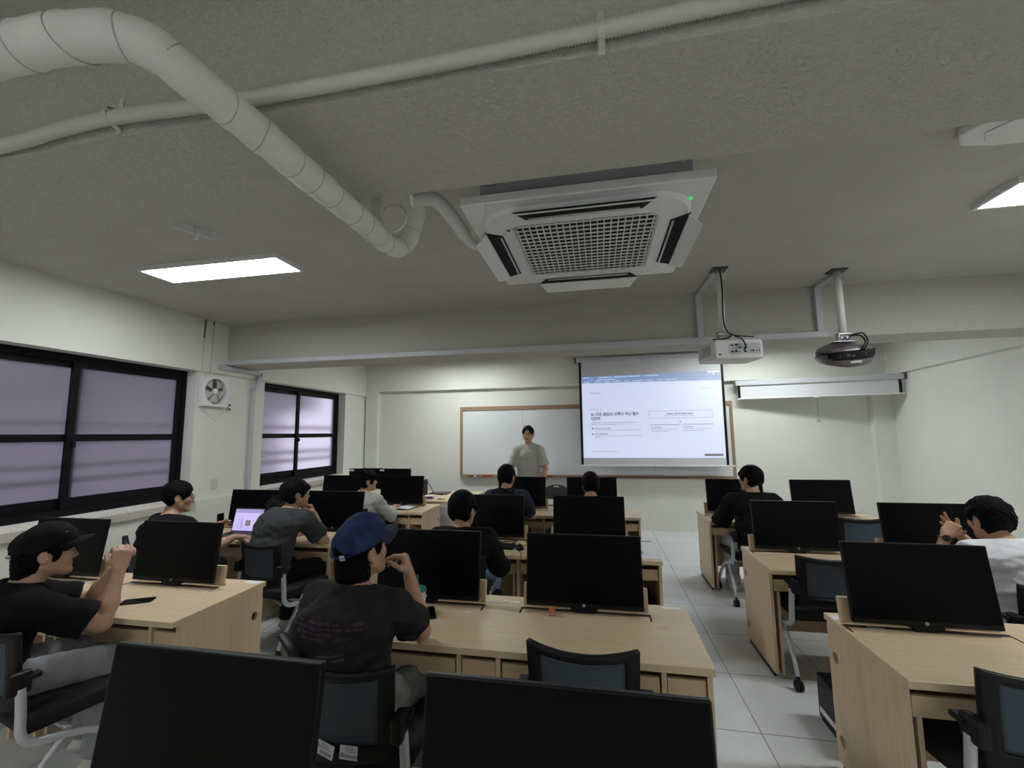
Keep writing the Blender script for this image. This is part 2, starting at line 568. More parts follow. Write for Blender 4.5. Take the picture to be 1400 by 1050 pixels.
# ------------------------------------------------------------------ cassette air conditioner
def air_conditioner():
    cx, cy, z = -.035, 2.04, 2.55
    t = tag(empty('ceiling_air_conditioner', (cx, cy, z)), 'white square four-way cassette air conditioner hung below the ceiling behind the big beam', 'air conditioner')
    h = .475
    p = MB()
    # panel: outer lip rising to a rounded inner face
    def ring(hw, rad, zz, n=8):
        out = []
        for (sx, sy, a0) in ((1, 1, 0), (-1, 1, 90), (-1, -1, 180), (1, -1, 270)):
            for k in range(n + 1):
                a = math.radians(a0 + 90 * k / n)
                out.append((sx * (hw - rad) + rad * math.cos(a), sy * (hw - rad) + rad * math.sin(a), zz))
        return out
    rings = [ring(h, .012, .035), ring(h, .012, .004), ring(h - .006, .012, 0), ring(.425, .16, -.001), ring(.415, .16, -.018), ring(.40, .15, -.022),
             ring(.305, .05, -.022), ring(.295, .05, -.012)]
    n = len(rings[0])
    vs = [q for r in rings for q in r]
    fs = []
    for i in range(len(rings) - 1):
        for j in range(n):
            fs.append((i * n + j, (i + 1) * n + j, (i + 1) * n + (j + 1) % n, i * n + (j + 1) % n))
    fs.append(tuple(range(n)))
    p.add(vs, fs)
    p.build('panel', M_white, t)
    box('casing', (-.41, -.41, .036), (.41, .41, .30), M_grey, t)
    # intake grille: bars over a dark void
    box('intake', (-.296, -.296, -.008), (.296, .296, -.003), M_void, t)
    g = MB()
    for k in range(21):
        x = -.285 + .57 * k / 20
        g.box((x - .0020, -.293, -.024), (x + .0020, .293, -.014))
    for k in range(16):
        y = -.285 + .57 * k / 15
        g.box((-.293, y - .0022, -.022), (.293, y + .0022, -.016))
    g.build('intake_grille', M_white, t)
    lv = MB()
    for k in range(32):
        y = -.285 + .57 * (k + .5) / 32
        lv.box((-.29, y - .005, -.0105), (.29, y - .002, -.0085))
    lv.build('filter', M_dkgrey, t)
    # outlets and swing vanes on the four sides
    for a in range(4):
        mx = Matrix.Rotation(a * PI / 2, 4, 'Z')
        s = MB().prism([(-.275, -.425, -.0225), (.275, -.425, -.0225), (.23, -.352, -.0225), (-.23, -.352, -.0225)], (0, 0, -.0012), mx)
        s.build('outlet_slot', M_void, t)
        c = MB()
        c.tube([(-.22, -.364, -.025), (.22, -.364, -.025)], .0055, 8, mx=mx)
        c.build('chrome_bar', M_steel, t)
        tilt = Matrix.Translation((0, -.418, -.026)) @ Matrix.Rotation(math.radians(29), 4, 'X')
        vn = MB()
        prof = [(-.275, .0, 0), (.275, 0, 0), (.235, -.066, 0), (-.235, -.066, 0)]
        vn.prism([tilt @ V(q) for q in prof], (0, 0, -.006), mx)
        vn.build('air_vane', M_white, t, bevel=.002)
    l = MB().lathe([(.015, -.0012), (.015, .002)], (.405, -.345, -.0012), 16)
    l.build('indicator_light', M_led, t)
    lg = MB().lathe([(.009, -.0236), (.009, -.022)], (-.318, -.275, 0), 16)
    lg.build('logo', M_dkgrey, t)
    text_mesh('logo', 'LG', .022, M_dkgrey, t, (-.304, -.282, -.0228), (PI, 0, 0))
    text_mesh('logo', 'WHISEN', .010, M_dkgrey, t, (-.03, .335, -.0228), (PI, 0, 0)) if False else None
    for sx in (-1, 1):
        for sy in (-1, 1):
            b = MB().box((sx * .36 - .02, sy * .43 - .012, .10), (sx * .36 + .02, sy * .43 + .012, .16))
            b.tube([(sx * .36, sy * .43, .10), (sx * .36, sy * .43, ZC - z)], .005, 6)
            b.build('hanger', M_strap, t)
    d = MB().prism([(.44, -.40, ZC - z), (.50, -.30, ZC - z), (.50, -.30, ZC - z - .16), (.44, -.40, ZC - z - .16)], (.012, -.006, 0))
    d.build('hanger_bracket', M_strap, t)
air_conditioner()

M_seam = mat('tape seam', (.40, .39, .37), .7)
# insulated pipe, wrapped in tape, passing under the beam and up behind it
def taped_pipe(name, pts, r, label, cat):
    path = smooth_path(pts, 40)
    out = [path[0]]
    for p in path[1:]:
        if (p - out[-1]).length > .011:
            out.append(p)
    path = out
    rnd = random.Random(4)
    rr = []
    for i in range(len(path)):
        rr.append(r * (.97 + .03 * math.sin(i * .13) * math.sin(i * .037) + .075 * ((i * .012 / .085 + .3 * math.sin(i * .05)) % 1.0)))
    t = tag(empty(name, pts[len(pts) // 2]), label, cat)
    off = tuple(-c for c in pts[len(pts) // 2])
    MB().tube(path, rr, 22).build('wrap', M_pipe, t, loc=off)
    i = 4
    while i < len(path) - 5:
        d = (path[i + 2] - path[i - 2]).normalized()
        a = d.cross(V((0, 0, 1))).normalized() if abs(d.z) < .9 else d.cross(V((1, 0, 0))).normalized()
        c = a.cross(d)
        sk = rnd.uniform(-.45, .45)
        seam = MB().tube([path[i] + (a * math.cos(q) + c * math.sin(q)) * (rr[i] * .995) + d * (sk * rr[i] * math.cos(q + i)) for q in [2 * PI * k / 22 for k in range(22)]], .0016, 5, closed=True)
        seam.build('tape_seam', M_seam, t, loc=off)
        i += rnd.choice((5, 6, 8, 10))
    return t
taped_pipe('insulated_pipe', [(-2.6, .52, 2.40), (-1.9, .56, 2.40), (-1.25, .60, 2.45), (-1.02, .62, 2.468), (-.90, .655, 2.468), (-.855, .74, 2.445), (-.84, .90, 2.44), (-.832, 1.12, 2.438), (-.825, 1.40, 2.44), (-.832, 1.60, 2.447),
                               (-.82, 1.70, 2.475), (-.79, 1.735, 2.55), (-.76, 1.72, 2.66), (-.72, 1.68, 2.76), (-.62, 1.66, 2.80), (-.47, 1.72, 2.80)], .044,
           'thick white tape-wrapped pipe bending under the big ceiling beam', 'pipe')
dh = smooth_path([(-.74, 1.63, 2.64), (-.66, 1.68, 2.66), (-.61, 1.75, 2.62), (-.585, 1.86, 2.585), (-.555, 1.96, 2.565), (-.475, 2.02, 2.62)], 8)
o = MB().tube(dh, [.03 if i < 26 else .022 for i in range(len(dh))], 14).build('drain_hose', M_pipe)
tag(centre(o), 'short white drain hose running to the left side of the air conditioner', 'hose')
# strap hanger carrying the pipe
hs = MB()
hs.box((-.83, 1.46, 2.46), (-.79, 1.475, ZC))
hs.box((-.90, 1.46, 2.50), (-.875, 1.475, ZC))
ring = [(-.765 + .052 * math.cos(a), 1.52, 2.505 + .052 * math.sin(a)) for a in [2 * PI * k / 20 for k in range(20)]]
hs.tube(ring, .007, 6, closed=True)
o = hs.build('pipe_hanger', M_strap)
tag(centre(o), 'metal strap hanger holding the tape-wrapped pipe behind the beam', 'hanger')

# corrugated conduit along the near face of the beam
pts = [(-4.40, .915, 2.53), (-2.4, .915, 2.53), (-1.74, .915, 2.540), (-1.53, .915, 2.558), (-1.33, .915, 2.567), (-.97, .915, 2.550), (-.70, .915, 2.548), (-.35, .915, 2.551), (.03, .915, 2.560), (.45, .915, 2.572), (1.4, .915, 2.578), (2.6, .915, 2.58), (RX(.9) - .23, .915, 2.58)]
pa = smooth_path(pts, 12)
fine = []
for i in range(len(pa) - 1):
    L = (pa[i + 1] - pa[i]).length
    m = max(1, int(L / .0038))
    for k in range(m):
        fine.append(pa[i].lerp(pa[i + 1], k / m))
fine = [p for p in fine if -2.6 < p.x < 2.2]
o = MB().tube(fine, [(.0200 if i % 2 else .0160) for i in range(len(fine))], 12).build('corrugated_conduit', M_conduit)
tag(centre(o), 'white corrugated cable conduit running along the face of the big beam', 'conduit')
for x, z in ((-1.335, 2.572), (.035, 2.557)):
    s = MB()
    arc = [(x, .915 - .0225 * math.cos(a), z + .0225 * math.sin(a)) for a in [PI * (-.5 + k / 10) for k in range(11)]]
    arc = [(x, .937, z - .038)] + [(x, .936, z - .026)] + arc + [(x, .936, z + .027), (x, .938, z + .075)]
    for i in range(len(arc) - 1):
        a, b = V(arc[i]), V(arc[i + 1])
        s.add([a + V((-.008, 0, 0)), a + V((.008, 0, 0)), b + V((.008, 0, 0)), b + V((-.008, 0, 0)),
               a + V((-.008, .0015, .0015)), a + V((.008, .0015, .0015)), b + V((.008, .0015, .0015)), b + V((-.008, .0015, .0015))],
              [(0, 1, 2, 3), (7, 6, 5, 4), (0, 3, 7, 4), (1, 5, 6, 2)])
    o = s.build('conduit_strap', M_strap)
    tag(centre(o), 'small perforated strap over the corrugated conduit, ' + ('left of the tape-wrapped pipe' if x < 0 else 'above the air conditioner'), 'strap', 'conduit straps')

# small ceiling bits
o = MB().prism([(-2.62, 2.19, 3.02), (-2.47, 2.36, 3.02), (-2.47, 2.36, 2.965), (-2.62, 2.19, 2.985)], (.006, -.012, 0))
o.tube([(-2.52, 2.27, 3.02), (-2.52, 2.27, 2.93)], .008, 8)
tag(centre(o.build('ceiling_bracket', M_white)), 'small white metal bracket with a hook on the ceiling above the left lamp', 'bracket')
al = empty('ceiling_alarm', (1.98, 2.22, ZC))
tag(al, 'flat white ceiling device with cut corners at the upper right edge', 'ceiling device')
pl = [(-.34, -.02), (-.28, -.13), (-.13, -.17), (.22, -.17), (.35, -.09), (.35, .03), (.22, .11), (-.13, .10), (-.28, .07)]
MB().prism([(x, y, -.048) for x, y in pl], (0, 0, .047)).build('base', M_white, al, bevel=.012)
MB().prism([(x * .82 + .03, y * .72 - .01, -.056) for x, y in pl], (0, 0, .009)).build('cover_ring', M_white, al, bevel=.004)

# ------------------------------------------------------------------ front beam raceways
def raceway(name, path, w, d, label, up=(0, 0, 1), split=()):
    mb = MB()
    for a, b in zip(path[:-1], path[1:]):
        a, b = V(a), V(b)
        lo = [min(a[i], b[i]) for i in range(3)]
        hi = [max(a[i], b[i]) for i in range(3)]
        mb.box([lo[i] - (w, d, w)[i] / 2 for i in range(3)], [hi[i] + (w, d, w)[i] / 2 for i in range(3)])
    o = mb.build(name, M_grey, bevel=.003)
    tag(centre(o), label, 'cable raceway', 'grey cable raceways')
    return o
raceway('cable_raceway', [(-4.40, 4.505, 2.548), (2.09, 4.505, 2.548)], .052, .048, 'long grey cable raceway along the lower edge of the front beam')
raceway('cable_raceway', [(1.01, 4.505, 2.602), (1.01, 4.505, 2.993)], .055, .046, 'short upright grey raceway on the front beam by the white projector')
raceway('cable_raceway', [(2.065, 4.505, 2.602), (2.065, 4.505, 2.993)], .055, .046, 'short upright grey raceway on the front beam by the dark projector')
MBr = MB().box((-4.438, 4.40, 2.462), (-4.395, 5.06, 2.512))
MBr.prism([(-4.43, 5.06, 2.512), (-4.43, 5.06, 2.455), (-4.43, 5.0, 2.26), (-4.43, 4.955, 2.26), (-4.43, 4.955, 2.28), (-4.43, 5.01, 2.46)], (.035, 0, 0))
MBr.box((-4.468, 4.955, .02), (-4.43, 5.0, 2.28))
tag(centre(MBr.build('cable_raceway', M_grey, bevel=.002)), 'grey cable raceway dropping down the left wall pier beside the second window', 'cable raceway', 'grey cable raceways')
for i, (x, y0) in enumerate(((1.01, 3.86), (2.065, 4.12))):
    tag(centre(box('cable_raceway', (x - .02, y0, 2.995), (x + .02, 4.53, 3.02), M_grey)),
        'flat grey raceway on the ceiling from the beam to the ' + ('white' if i == 0 else 'dark') + ' projector pole', 'cable raceway', 'grey cable raceways')
tag(centre(MB().tube([(-4.405, 7.862, 1.33), (-4.405, 7.862, 3.0)], .010, 8).build('wall_conduit', M_white)), 'thin white pipe up the far left corner of the room', 'conduit')
tag(centre(MB().rbox((-4.435, 7.84, 1.27), (-4.385, 7.868, 1.335), .004).build('wall_sensor', M_white)), 'tiny white box at the foot of the corner pipe', 'sensor')

# ------------------------------------------------------------------ ventilation fan and wall plates
def vent_fan():
    t = tag(empty('ventilation_fan', (-4.47, 4.372, 2.02)), 'square white wall ventilation fan with five grey blades between the windows', 'fan')
    c = V((0, 0, .172))
    S = .182
    n = 40
    fr = MB()
    vs, fs = [], []
    for k in range(n):
        a = 2 * PI * k / n
        ca, sa = math.cos(a), math.sin(a)
        q = S / max(abs(ca), abs(sa))
        for x, r in ((.005, q), (.055, q * .985), (.060, q * .97), (.060, .150), (.012, .145)):
            vs.append((x, r * ca, r * sa + c.z))
    for k in range(n):
        for m in range(4):
            fs.append((k * 5 + m, ((k + 1) % n) * 5 + m, ((k + 1) % n) * 5 + m + 1, k * 5 + m + 1))
    fr.add(vs, fs)
    fr.build('housing', M_white, t)
    lv = MB()
    for k in range(13):
        z = -.138 + .023 * k
        w = math.sqrt(max(.0001, .143 ** 2 - z * z))
        lv.prism([(.006, -w, z + c.z - .009), (.014, -w, z + c.z + .008), (.016, -w, z + c.z + .008), (.008, -w, z + c.z - .009)], (0, 2 * w, 0))
    lv.build('shutter', M_louver, t)
    MB().lathe([(.033, .02), (.036, .045), (.030, .056), (.001, .060)], (0, 0, c.z), 20, 'X').build('hub', M_white, t)
    for k in range(5):
        a0 = 2 * PI * k / 5 - PI / 2
        b = MB()
        def fn(u, v):
            r = .034 + u * .098
            a = a0 + (v - .5) * (.62 + .75 * u - .38 * u * u)
            x = .034 + .016 * (v - .5) * 2 * (1 - .3 * u)
            return (x, r * math.cos(a), r * math.sin(a) + c.z), (1, 0, 0)
        b.grid(fn, 6, 6, .003)
        b.build('blade', M_ventgrey, t)
vent_fan()
def plate(name, x, y, z, w, h, m, label, cat, details):
    t = tag(empty(name, (x, y, z)), label, cat)
    MB().rbox((0, -w / 2, -h / 2), (.012, w / 2, h / 2), .003).build('face_plate', m, t)
    for (n2, lo, hi, mm) in details:
        MB().box(lo, hi).build(n2, mm, t)
plate('wall_outlet', -4.47, 4.63, 2.02, .065, .10, M_white, 'white wall outlet with dark openings right of the fan', 'outlet',
      [('socket', (.0121, -.014, .012), (.0135, .012, .036), M_black), ('socket', (.0121, -.014, -.036), (.0135, .012, -.012), M_black), ('shadow_gap', (.0121, -.029, -.046), (.0135, -.024, .046), M_black)])
plate('wall_switch', -4.47, 4.478, 1.107, .075, .12, M_offwhite, 'cream wall plate low on the pier between the windows', 'wall plate',
      [('rocker', (.012, -.02, -.03), (.016, .02, .03), M_offwhite)])
w = MB()
w.tube(smooth_path([(-4.465, 4.19, 2.02), (-4.462, 4.24, 1.97), (-4.462, 4.36, 1.925), (-4.462, 4.45, 1.90), (-4.462, 4.55, 1.95), (-4.462, 4.62, 1.97)], 5), .0022, 6)
w.tube(smooth_path([(-4.462, 4.20, 2.0), (-4.462, 4.30, 1.93), (-4.462, 4.44, 1.855)], 5), .0022, 6)
tag(centre(w.build('fan_cord', M_offwhite)), 'loose thin cord hanging below the wall fan', 'cord')

for y, d in ((4.185, 'dark-topped'), (4.30, 'faint')):
    w = MB().tube([(-4.438, y, 2.42), (-4.437, y + .012, 3.0)], .006, 8)  # thin tube added to stand for a stain streak on the wall
    t = tag(empty('stain_tube', (-4.438, y, 2.42)), d + ' thin tube standing for a stain running down the left wall above the fan', 'pipe')
    w.build('tube', M_grey, t, loc=(4.438, -y, -2.42))
    MB().tube([(-4.437, y + .006, 2.80 if d == 'dark-topped' else 2.98), (-4.437, y + .012, 3.015)], .008, 8).build('cap', M_dkgrey, t, loc=(4.438, -y, -2.42))
# ------------------------------------------------------------------ whiteboard
def whiteboard():
    y = YF - .012
    x0, x1, z0, z1 = -2.545, 2.20, .872, 2.164
    t = tag(empty('whiteboard', ((x0 + x1) / 2, y, z0)), 'wide whiteboard in a brown frame on the front wall', 'whiteboard')
    ox, oz = -(x0 + x1) / 2, -z0
    L = lambda mb, nm, m, b=0: mb.build(nm, m, t, loc=(ox, -y, oz), bevel=b)
    js = [x0 + .045, -1.36, .93, x1 - .045]
    for a, b in zip(js[:-1], js[1:]):
        L(MB().box((a + .002, y - .006, z0 + .04), (b - .002, y + .01, z1 - .045)), 'writing_panel', M_wb)
    f = MB()
    f.box((x0, y - .022, z1 - .07), (x1, y + .012, z1)).box((x0, y - .022, z0), (x1, y + .012, z0 + .05))
    f.box((x0, y - .022, z0 + .05), (x0 + .045, y + .012, z1 - .07)).box((x1 - .045, y - .022, z0 + .05), (x1, y + .012, z1 - .07))
    L(f, 'board_frame', M_wbframe, .002)
    for a in js[1:-1]:
        L(MB().box((a - .002, y - .005, z0 + .04), (a + .002, y + .008, z1 - .045)), 'joint', M_dkgrey)
    L(MB().box((x0 + .05, y - .07, z0 + .002), (x1 - .05, y - .022, z0 + .012)), 'tray', M_wbframe)
whiteboard()
zt = .885
for x, lab in ((-2.02, 'red felt board eraser on the tray left of the presenter'), (-.93, 'red felt board eraser on the tray right of the presenter')):
    e = tag(empty('board_eraser', (x, YF - .058, zt)), lab, 'eraser', 'board erasers')
    MB().rbox((-.10, -.022, .012), (.10, .022, .034), .003).build('grip', M_red, e)
    MB().box((-.098, -.020, 0), (.098, .020, .012)).build('felt', M_dkgrey, e)
for k, (x, m) in enumerate(((-2.34, M_black), (-2.25, M_paper))):
    mk = tag(empty('board_marker', (x, YF - .06, zt + .009)), ('black' if k == 0 else 'white') + ' board marker lying at the left end of the whiteboard tray', 'marker', 'board markers')
    MB().tube([(-.045, 0, 0), (.04, 0, 0)], .009, 10).build('barrel', m, mk)
    MB().tube([(.04, 0, 0), (.065, 0, 0)], .0098, 10).build('cap', M_black, mk)

# ------------------------------------------------------------------ projection screens
def dashes(mb, x, z, w, h, y, rnd, gap=.012):
    """a line of illegible small print as short strokes"""
    e = x + w
    while x < e:
        d = min(rnd.uniform(.018, .05), e - x)
        k = x
        while k < x + d:
            kw = rnd.uniform(.004, .007)
            mb.box((k, y - .0004, z - h * rnd.uniform(.25, .5)), (min(k + kw, x + d), y, z + h * rnd.uniform(.2, .5)))
            k += kw + .0035
        x += d + gap

def screen_one():
    y = 7.70
    t = tag(empty('projection_screen', (.865, y, 1.10)), 'pulled-down projection screen showing a lit browser slide at the front', 'projection screen')
    L = lambda mb, nm, m, b=0, p=t: mb.build(nm, m, p, loc=(-.865, -y, -1.10) if p is t else (0, 0, 0), bevel=b)
    x0, x1 = -.312, 2.045
    L(MB().rbox((-.36, y - .03, 2.885), (2.06, y + .06, 2.965), .012), 'case', M_grey)
    L(MB().box((-.385, y - .034, 2.88), (-.36, y + .064, 2.97)).box((2.06, y - .034, 2.88), (2.085, y + .064, 2.97)), 'end_cap', M_dkgrey)
    L(MB().box((x0 + .04, y - .001, 1.115), (x1 - .04, y + .001, 2.90)), 'fabric', M_fabricscreen)
    for a, b in ((x0, x0 + .04), (x1 - .04, x1)):
        L(MB().box((a, y - .0012, 1.115), (b, y + .0012, 2.90)), 'black_border', M_black)
    L(MB().rbox((x0 - .02, y - .012, 1.09), (x1 + .09, y + .012, 1.115), .005), 'bottom_bar', M_white)
    for x in (-.2, 1.9):
        L(MB().box((x, y - .03, 2.965), (x + .03, YF - .10, 2.985)), 'wall_bracket', M_grey)
    # the projected picture
    sx0, sx1, sz0, sz1 = -.268, 2.0, 1.232, 2.645
    ys = y - .0016
    page = MB().box((sx0, ys, sz0), (sx1, ys + .0004, 2.512))
    page = L(page, 'projected_page', emit('projected page light', (.53, .60, .80), .62))
    bar = MB().prism([(sx0, ys, 2.515), (sx1, ys, 2.497), (sx1, ys, 2.66), (sx0, ys, 2.625)], (0, .0004, 0))
    bar = L(bar, 'projected_browser_bar', emit('projected bar light', (.10, .19, .41), .60))
    Wl = emit('projected white light', (.62, .68, .88), .85)
    Dk = mat('projected dark print', (.08, .09, .12), .9)
    Md = mat('projected grey print', (.25, .27, .34), .9)
    ly = ys - .0004
    rnd = random.Random(3)
    wb = MB()
    for (x, w, z) in ((-.19, .05, 2.608), (.03, .22, 2.609), (.29, .22, 2.611), (.53, .19, 2.613), (.80, .22, 2.615), (-.10, .03, 2.568), (.0, .32, 2.570), (-.22, .10, 2.532), (-.05, .12, 2.533), (.12, .10, 2.534), (.26, .14, 2.535), (.45, .10, 2.536), (.6, .16, 2.537), (.82, .12, 2.538), (.99, .10, 2.539), (1.13, .2, 2.54), (1.78, .015, 2.60), (1.83, .015, 2.60)):
        dashes(wb, x, z, w, .017, ly, rnd, .008)
    wb.box((-.235, ly - .0004, 2.60), (-.215, ly, 2.617)).box((1.88, ly - .0004, 2.588), (1.905, ly, 2.612))
    wb.prism([(1.80, ly, 2.628), (1.985, ly, 2.633), (1.985, ly, 2.655), (1.80, ly, 2.650)], (0, .0003, 0))
    L(wb, 'projected_tabs', Wl)
    pr = MB()
    for (x, w, z, h) in ((-.11, .15, 2.335, .02), (-.13, .2, 2.052, .016), (-.125, .78, 1.828, .016), (-.125, .56, 1.796, .016), (-.062, .76, 1.697, .014), (-.062, .78, 1.602, .014), (-.062, .08, 1.573, .014),
                         (-.11, .42, 1.337, .011), (1.68, .17, 2.372, .011), (1.08, .47, 1.930, .014), (.865, .42, 1.703, .013), (.865, .30, 1.672, .013), (1.375, .44, 1.706, .013), (1.375, .31, 1.675, .013)):
        dashes(pr, x, z, w, h, ly, rnd)
    L(pr, 'projected_small_print', Md)
    dk = MB()
    for (x, w, z, h) in ((-.065, .27, 1.728, .020), (-.065, .22, 1.635, .020), (.87, .18, 1.735, .018), (1.375, .15, 1.738, .018), (-.138, .012, 2.335, .022)):
        dashes(dk, x, z, w, h, ly, rnd, .01)
    for z in (1.728, 1.635):
        dk.lathe([(.013, ly - .0004), (.013, ly)], (-.105, 0, z), 16, 'Y')
    L(dk, 'projected_bold_print', Dk)
    bx = MB()
    for (a, b, c, d) in ((.83, 1.84, 1.888, 1.892), (.83, 1.84, 2.006, 2.010), (.83, .834, 1.888, 2.010), (1.836, 1.84, 1.888, 2.010), (.845, 1.32, 1.773, 1.781), (1.35, 1.85, 1.776, 1.784), (1.327, 1.333, 1.825, 1.858)):
        bx.box((a, ly - .0003, c), (b, ly, d))
    bx.prism([(1.312, ly, 1.826), (1.348, ly, 1.826), (1.330, ly, 1.806)], (0, .0003, 0))
    L(bx, 'projected_diagram_lines', Md)
    pill = MB().rbox((1.68, ly - .0006, 1.262), (1.965, ly, 1.297), .0002)
    L(pill, 'projected_pill', mat('projected pill grey', (.22, .22, .27), .9))
    dz, dx = -1.10, -.865
    for body, z in (('AI 시대, BESS는 선택이 아닌 필수', 1.948), ('인프라', 1.874)):
        o = text_mesh('projected_title', body, .068, Dk, t, (-.128 + dx, ly - y, z + dz), bold=.0016)
        o.scale = (.86, 1, 1)
    text_mesh('projected_heading', 'Hyper-scale AI Data Center', .036, Dk, t, (1.33 + dx, ly - y, 1.950 + dz), align='CENTER', bold=.0008)
screen_one()

def screen_two():
    t = tag(empty('projection_screen', (3.34, 7.60, 2.175), -9.6), 'nearly rolled-up projection screen in the right front corner with a pull cord', 'projection screen')
    x0, x1 = -1.137, 1.137
    B = lambda lo, hi, nm, m, r=0: (MB().rbox(lo, hi, r) if r else MB().box(lo, hi)).build(nm, m, t)
    B((x0 + .02, -.03, .222), (x1 - .02, .05, .305), 'case', M_grey, .012)
    for a in (x0, x1 - .022):
        B((a, -.034, .217), (a + .022, .054, .31), 'end_cap', M_dkgrey)
    B((x0 + .09, .002, .02), (x1 - .09, .004, .23), 'fabric', M_fabricscreen)
    for a in (x0 + .05, x1 - .09):
        B((a, .0018, .02), (a + .04, .0042, .23), 'black_border', M_black)
    B((x0 + .04, -.010, 0), (x1 - .03, .014, .022), 'bottom_bar', M_white, .004)
    B((-.03, -.016, -.01), (.04, -.005, .025), 'pull_grip', M_white, .003)
    c = MB().tube([(.005, -.01, -.005), (.005, -.01, -.36)], .0022, 6)
    c.tube([(.005 + .017 * math.cos(a), -.01, -.377 + .017 * math.sin(a)) for a in [2 * PI * k / 16 for k in range(16)]], .0035, 6, closed=True)
    c.build('pull_cord', M_dkgrey, t)
    B((x0 + .12, .045, .27), (x0 + .15, .12, .29), 'wall_bracket', M_grey)
    MB().box((x1 - .16, .045, .285), (x1 - .13, .34, .30)).build('wall_bracket', M_grey, t)
screen_two()

# ------------------------------------------------------------------ projectors
def projector_pole(t, x, y, z0, r):
    p = MB().tube([(x, y, z0), (x, y, ZC - .012)], r, 16)
    p.build('pole', M_white, t)
    MB().box((x - .06, y - .06, ZC - .014), (x + .06, y + .06, ZC - .001)).build('ceiling_plate', M_dkgrey, t)
    b = MB().box((x - .045, y - .03, z0 - .075), (x - .040, y + .03, z0)).box((x + .040, y - .03, z0 - .075), (x + .045, y + .03, z0))
    b.box((x - .045, y - .03, z0 - .012), (x + .045, y + .03, z0 - .004)).box((x - .09, y - .05, z0 - .08), (x + .09, y + .05, z0 - .073))
    for dx in (-.03, .01):
        b.tube([(x + dx, y - .045, z0 - .045), (x + dx, y + .03, z0 - .045)], .008, 8)
    b.build('mount', M_steel, t)

def projector_one():
    t = tag(empty('projector', (0, 0, 0)), 'white boxy projector with a port panel, hung on a white pole', 'projector')
    px, py = 1.035, 3.84
    zb, zt = 2.235, 2.388
    projector_pole(t, px, py, 2.475, .026)
    mx = Matrix.Translation((1.095, 3.86, 0)) @ Matrix.Rotation(math.radians(9), 4, 'Z')
    body = MB()
    # plan outline widens to the front, front lower edge chamfered
    prof = [(-.185, -.14), (.185, -.14), (.20, -.10), (.205, .17), (-.205, .17), (-.20, -.10)]
    lo = [mx @ V((x * .97, y, zb)) for x, y in prof]
    mi = [mx @ V((x, y, zb + .03)) for x, y in prof]
    hi = [mx @ V((x, y, zt - .02)) for x, y in prof]
    tp = [mx @ V((x * .96, y * .95, zt)) for x, y in prof]
    n = 6
    vs = lo + mi + hi + tp
    fs = [tuple(range(n - 1, -1, -1)), tuple(range(3 * n, 4 * n))]
    for k in range(3):
        fs += [(k * n + i, k * n + (i + 1) % n, (k + 1) * n + (i + 1) % n, (k + 1) * n + i) for i in range(n)]
    body.add(vs, fs)
    body.build('body', M_white, t, bevel=.006)
    MB().box((-.08, -.142, zb + .035), (.165, -.139, zt - .03), mx).build('port_panel', M_grey, t)
    ports = MB()
    for (x, z, w, h) in ((-.055, .105, .026, .010), (-.022, .108, .02, .014), (.008, .106, .008, .008), (.045, .106, .008, .008), (.008, .085, .024, .012), (.045, .085, .02, .009),
                         (-.055, .055, .022, .012), (-.025, .056, .018, .014), (.002, .053, .014, .005), (.045, .056, .02, .014), (.09, .06, .006, .014), (.108, .06, .014, .014), (.135, .06, .010, .010), (.158, .062, .007, .014)):
        ports.box((x - w / 2, -.144, zb + z - h / 2), (x + w / 2, -.1415, zb + z + h / 2), mx)
    ports.box((-.165, -.1425, zb + .028), (-.14, -.139, zb + .036), mx)
    ports.build('port', M_black, t)
    vt = MB()
    for k in range(9):
        vt.box((-.2065, -.08 + k * .026, zb + .035), (-.203, -.068 + k * .026, zt - .03), mx)
    vt.build('side_vent', M_grey, t)
    for dx in (-.15, .16):
        MB().lathe([(.016, 0), (.014, .014)], tuple(mx @ V((dx, -.06, zt - .002))), 12).build('foot', M_white, t)
    lens = MB().lathe([(.045, .165), (.045, .195), (.036, .197)], (0, 0, 0), 20, 'Y', Matrix.Translation((0, 0, (zb + zt) / 2)) @ Matrix.Identity(4))
    lens.v = [tuple(mx @ V(p)) for p in lens.v]
    lens.build('lens', M_black, t)
    c = MB()
    c.tube(smooth_path([(px, py - .035, ZC - .01), (px + .012, py - .03, 2.85), (px + .004, py - .032, 2.6), (px + .02, py - .04, 2.48), (px + .07, py - .05, 2.435), (px + .105, py - .12, 2.39), (px + .12, py - .165, 2.32), (px + .10, py - .165, 2.293)], 6), .0055, 8)
    c.tube(smooth_path([(px + .07, py - .05, 2.435), (px + .14, py - .05, 2.425), (px + .21, py - .08, 2.41)], 5), .0045, 6)
    c.tube(smooth_path([(px + .06, py - .05, 2.44), (px + .0, py - .08, 2.405), (px - .10, py - .09, 2.40)], 5), .006, 6)
    c.build('cable', M_black, t)
projector_one()

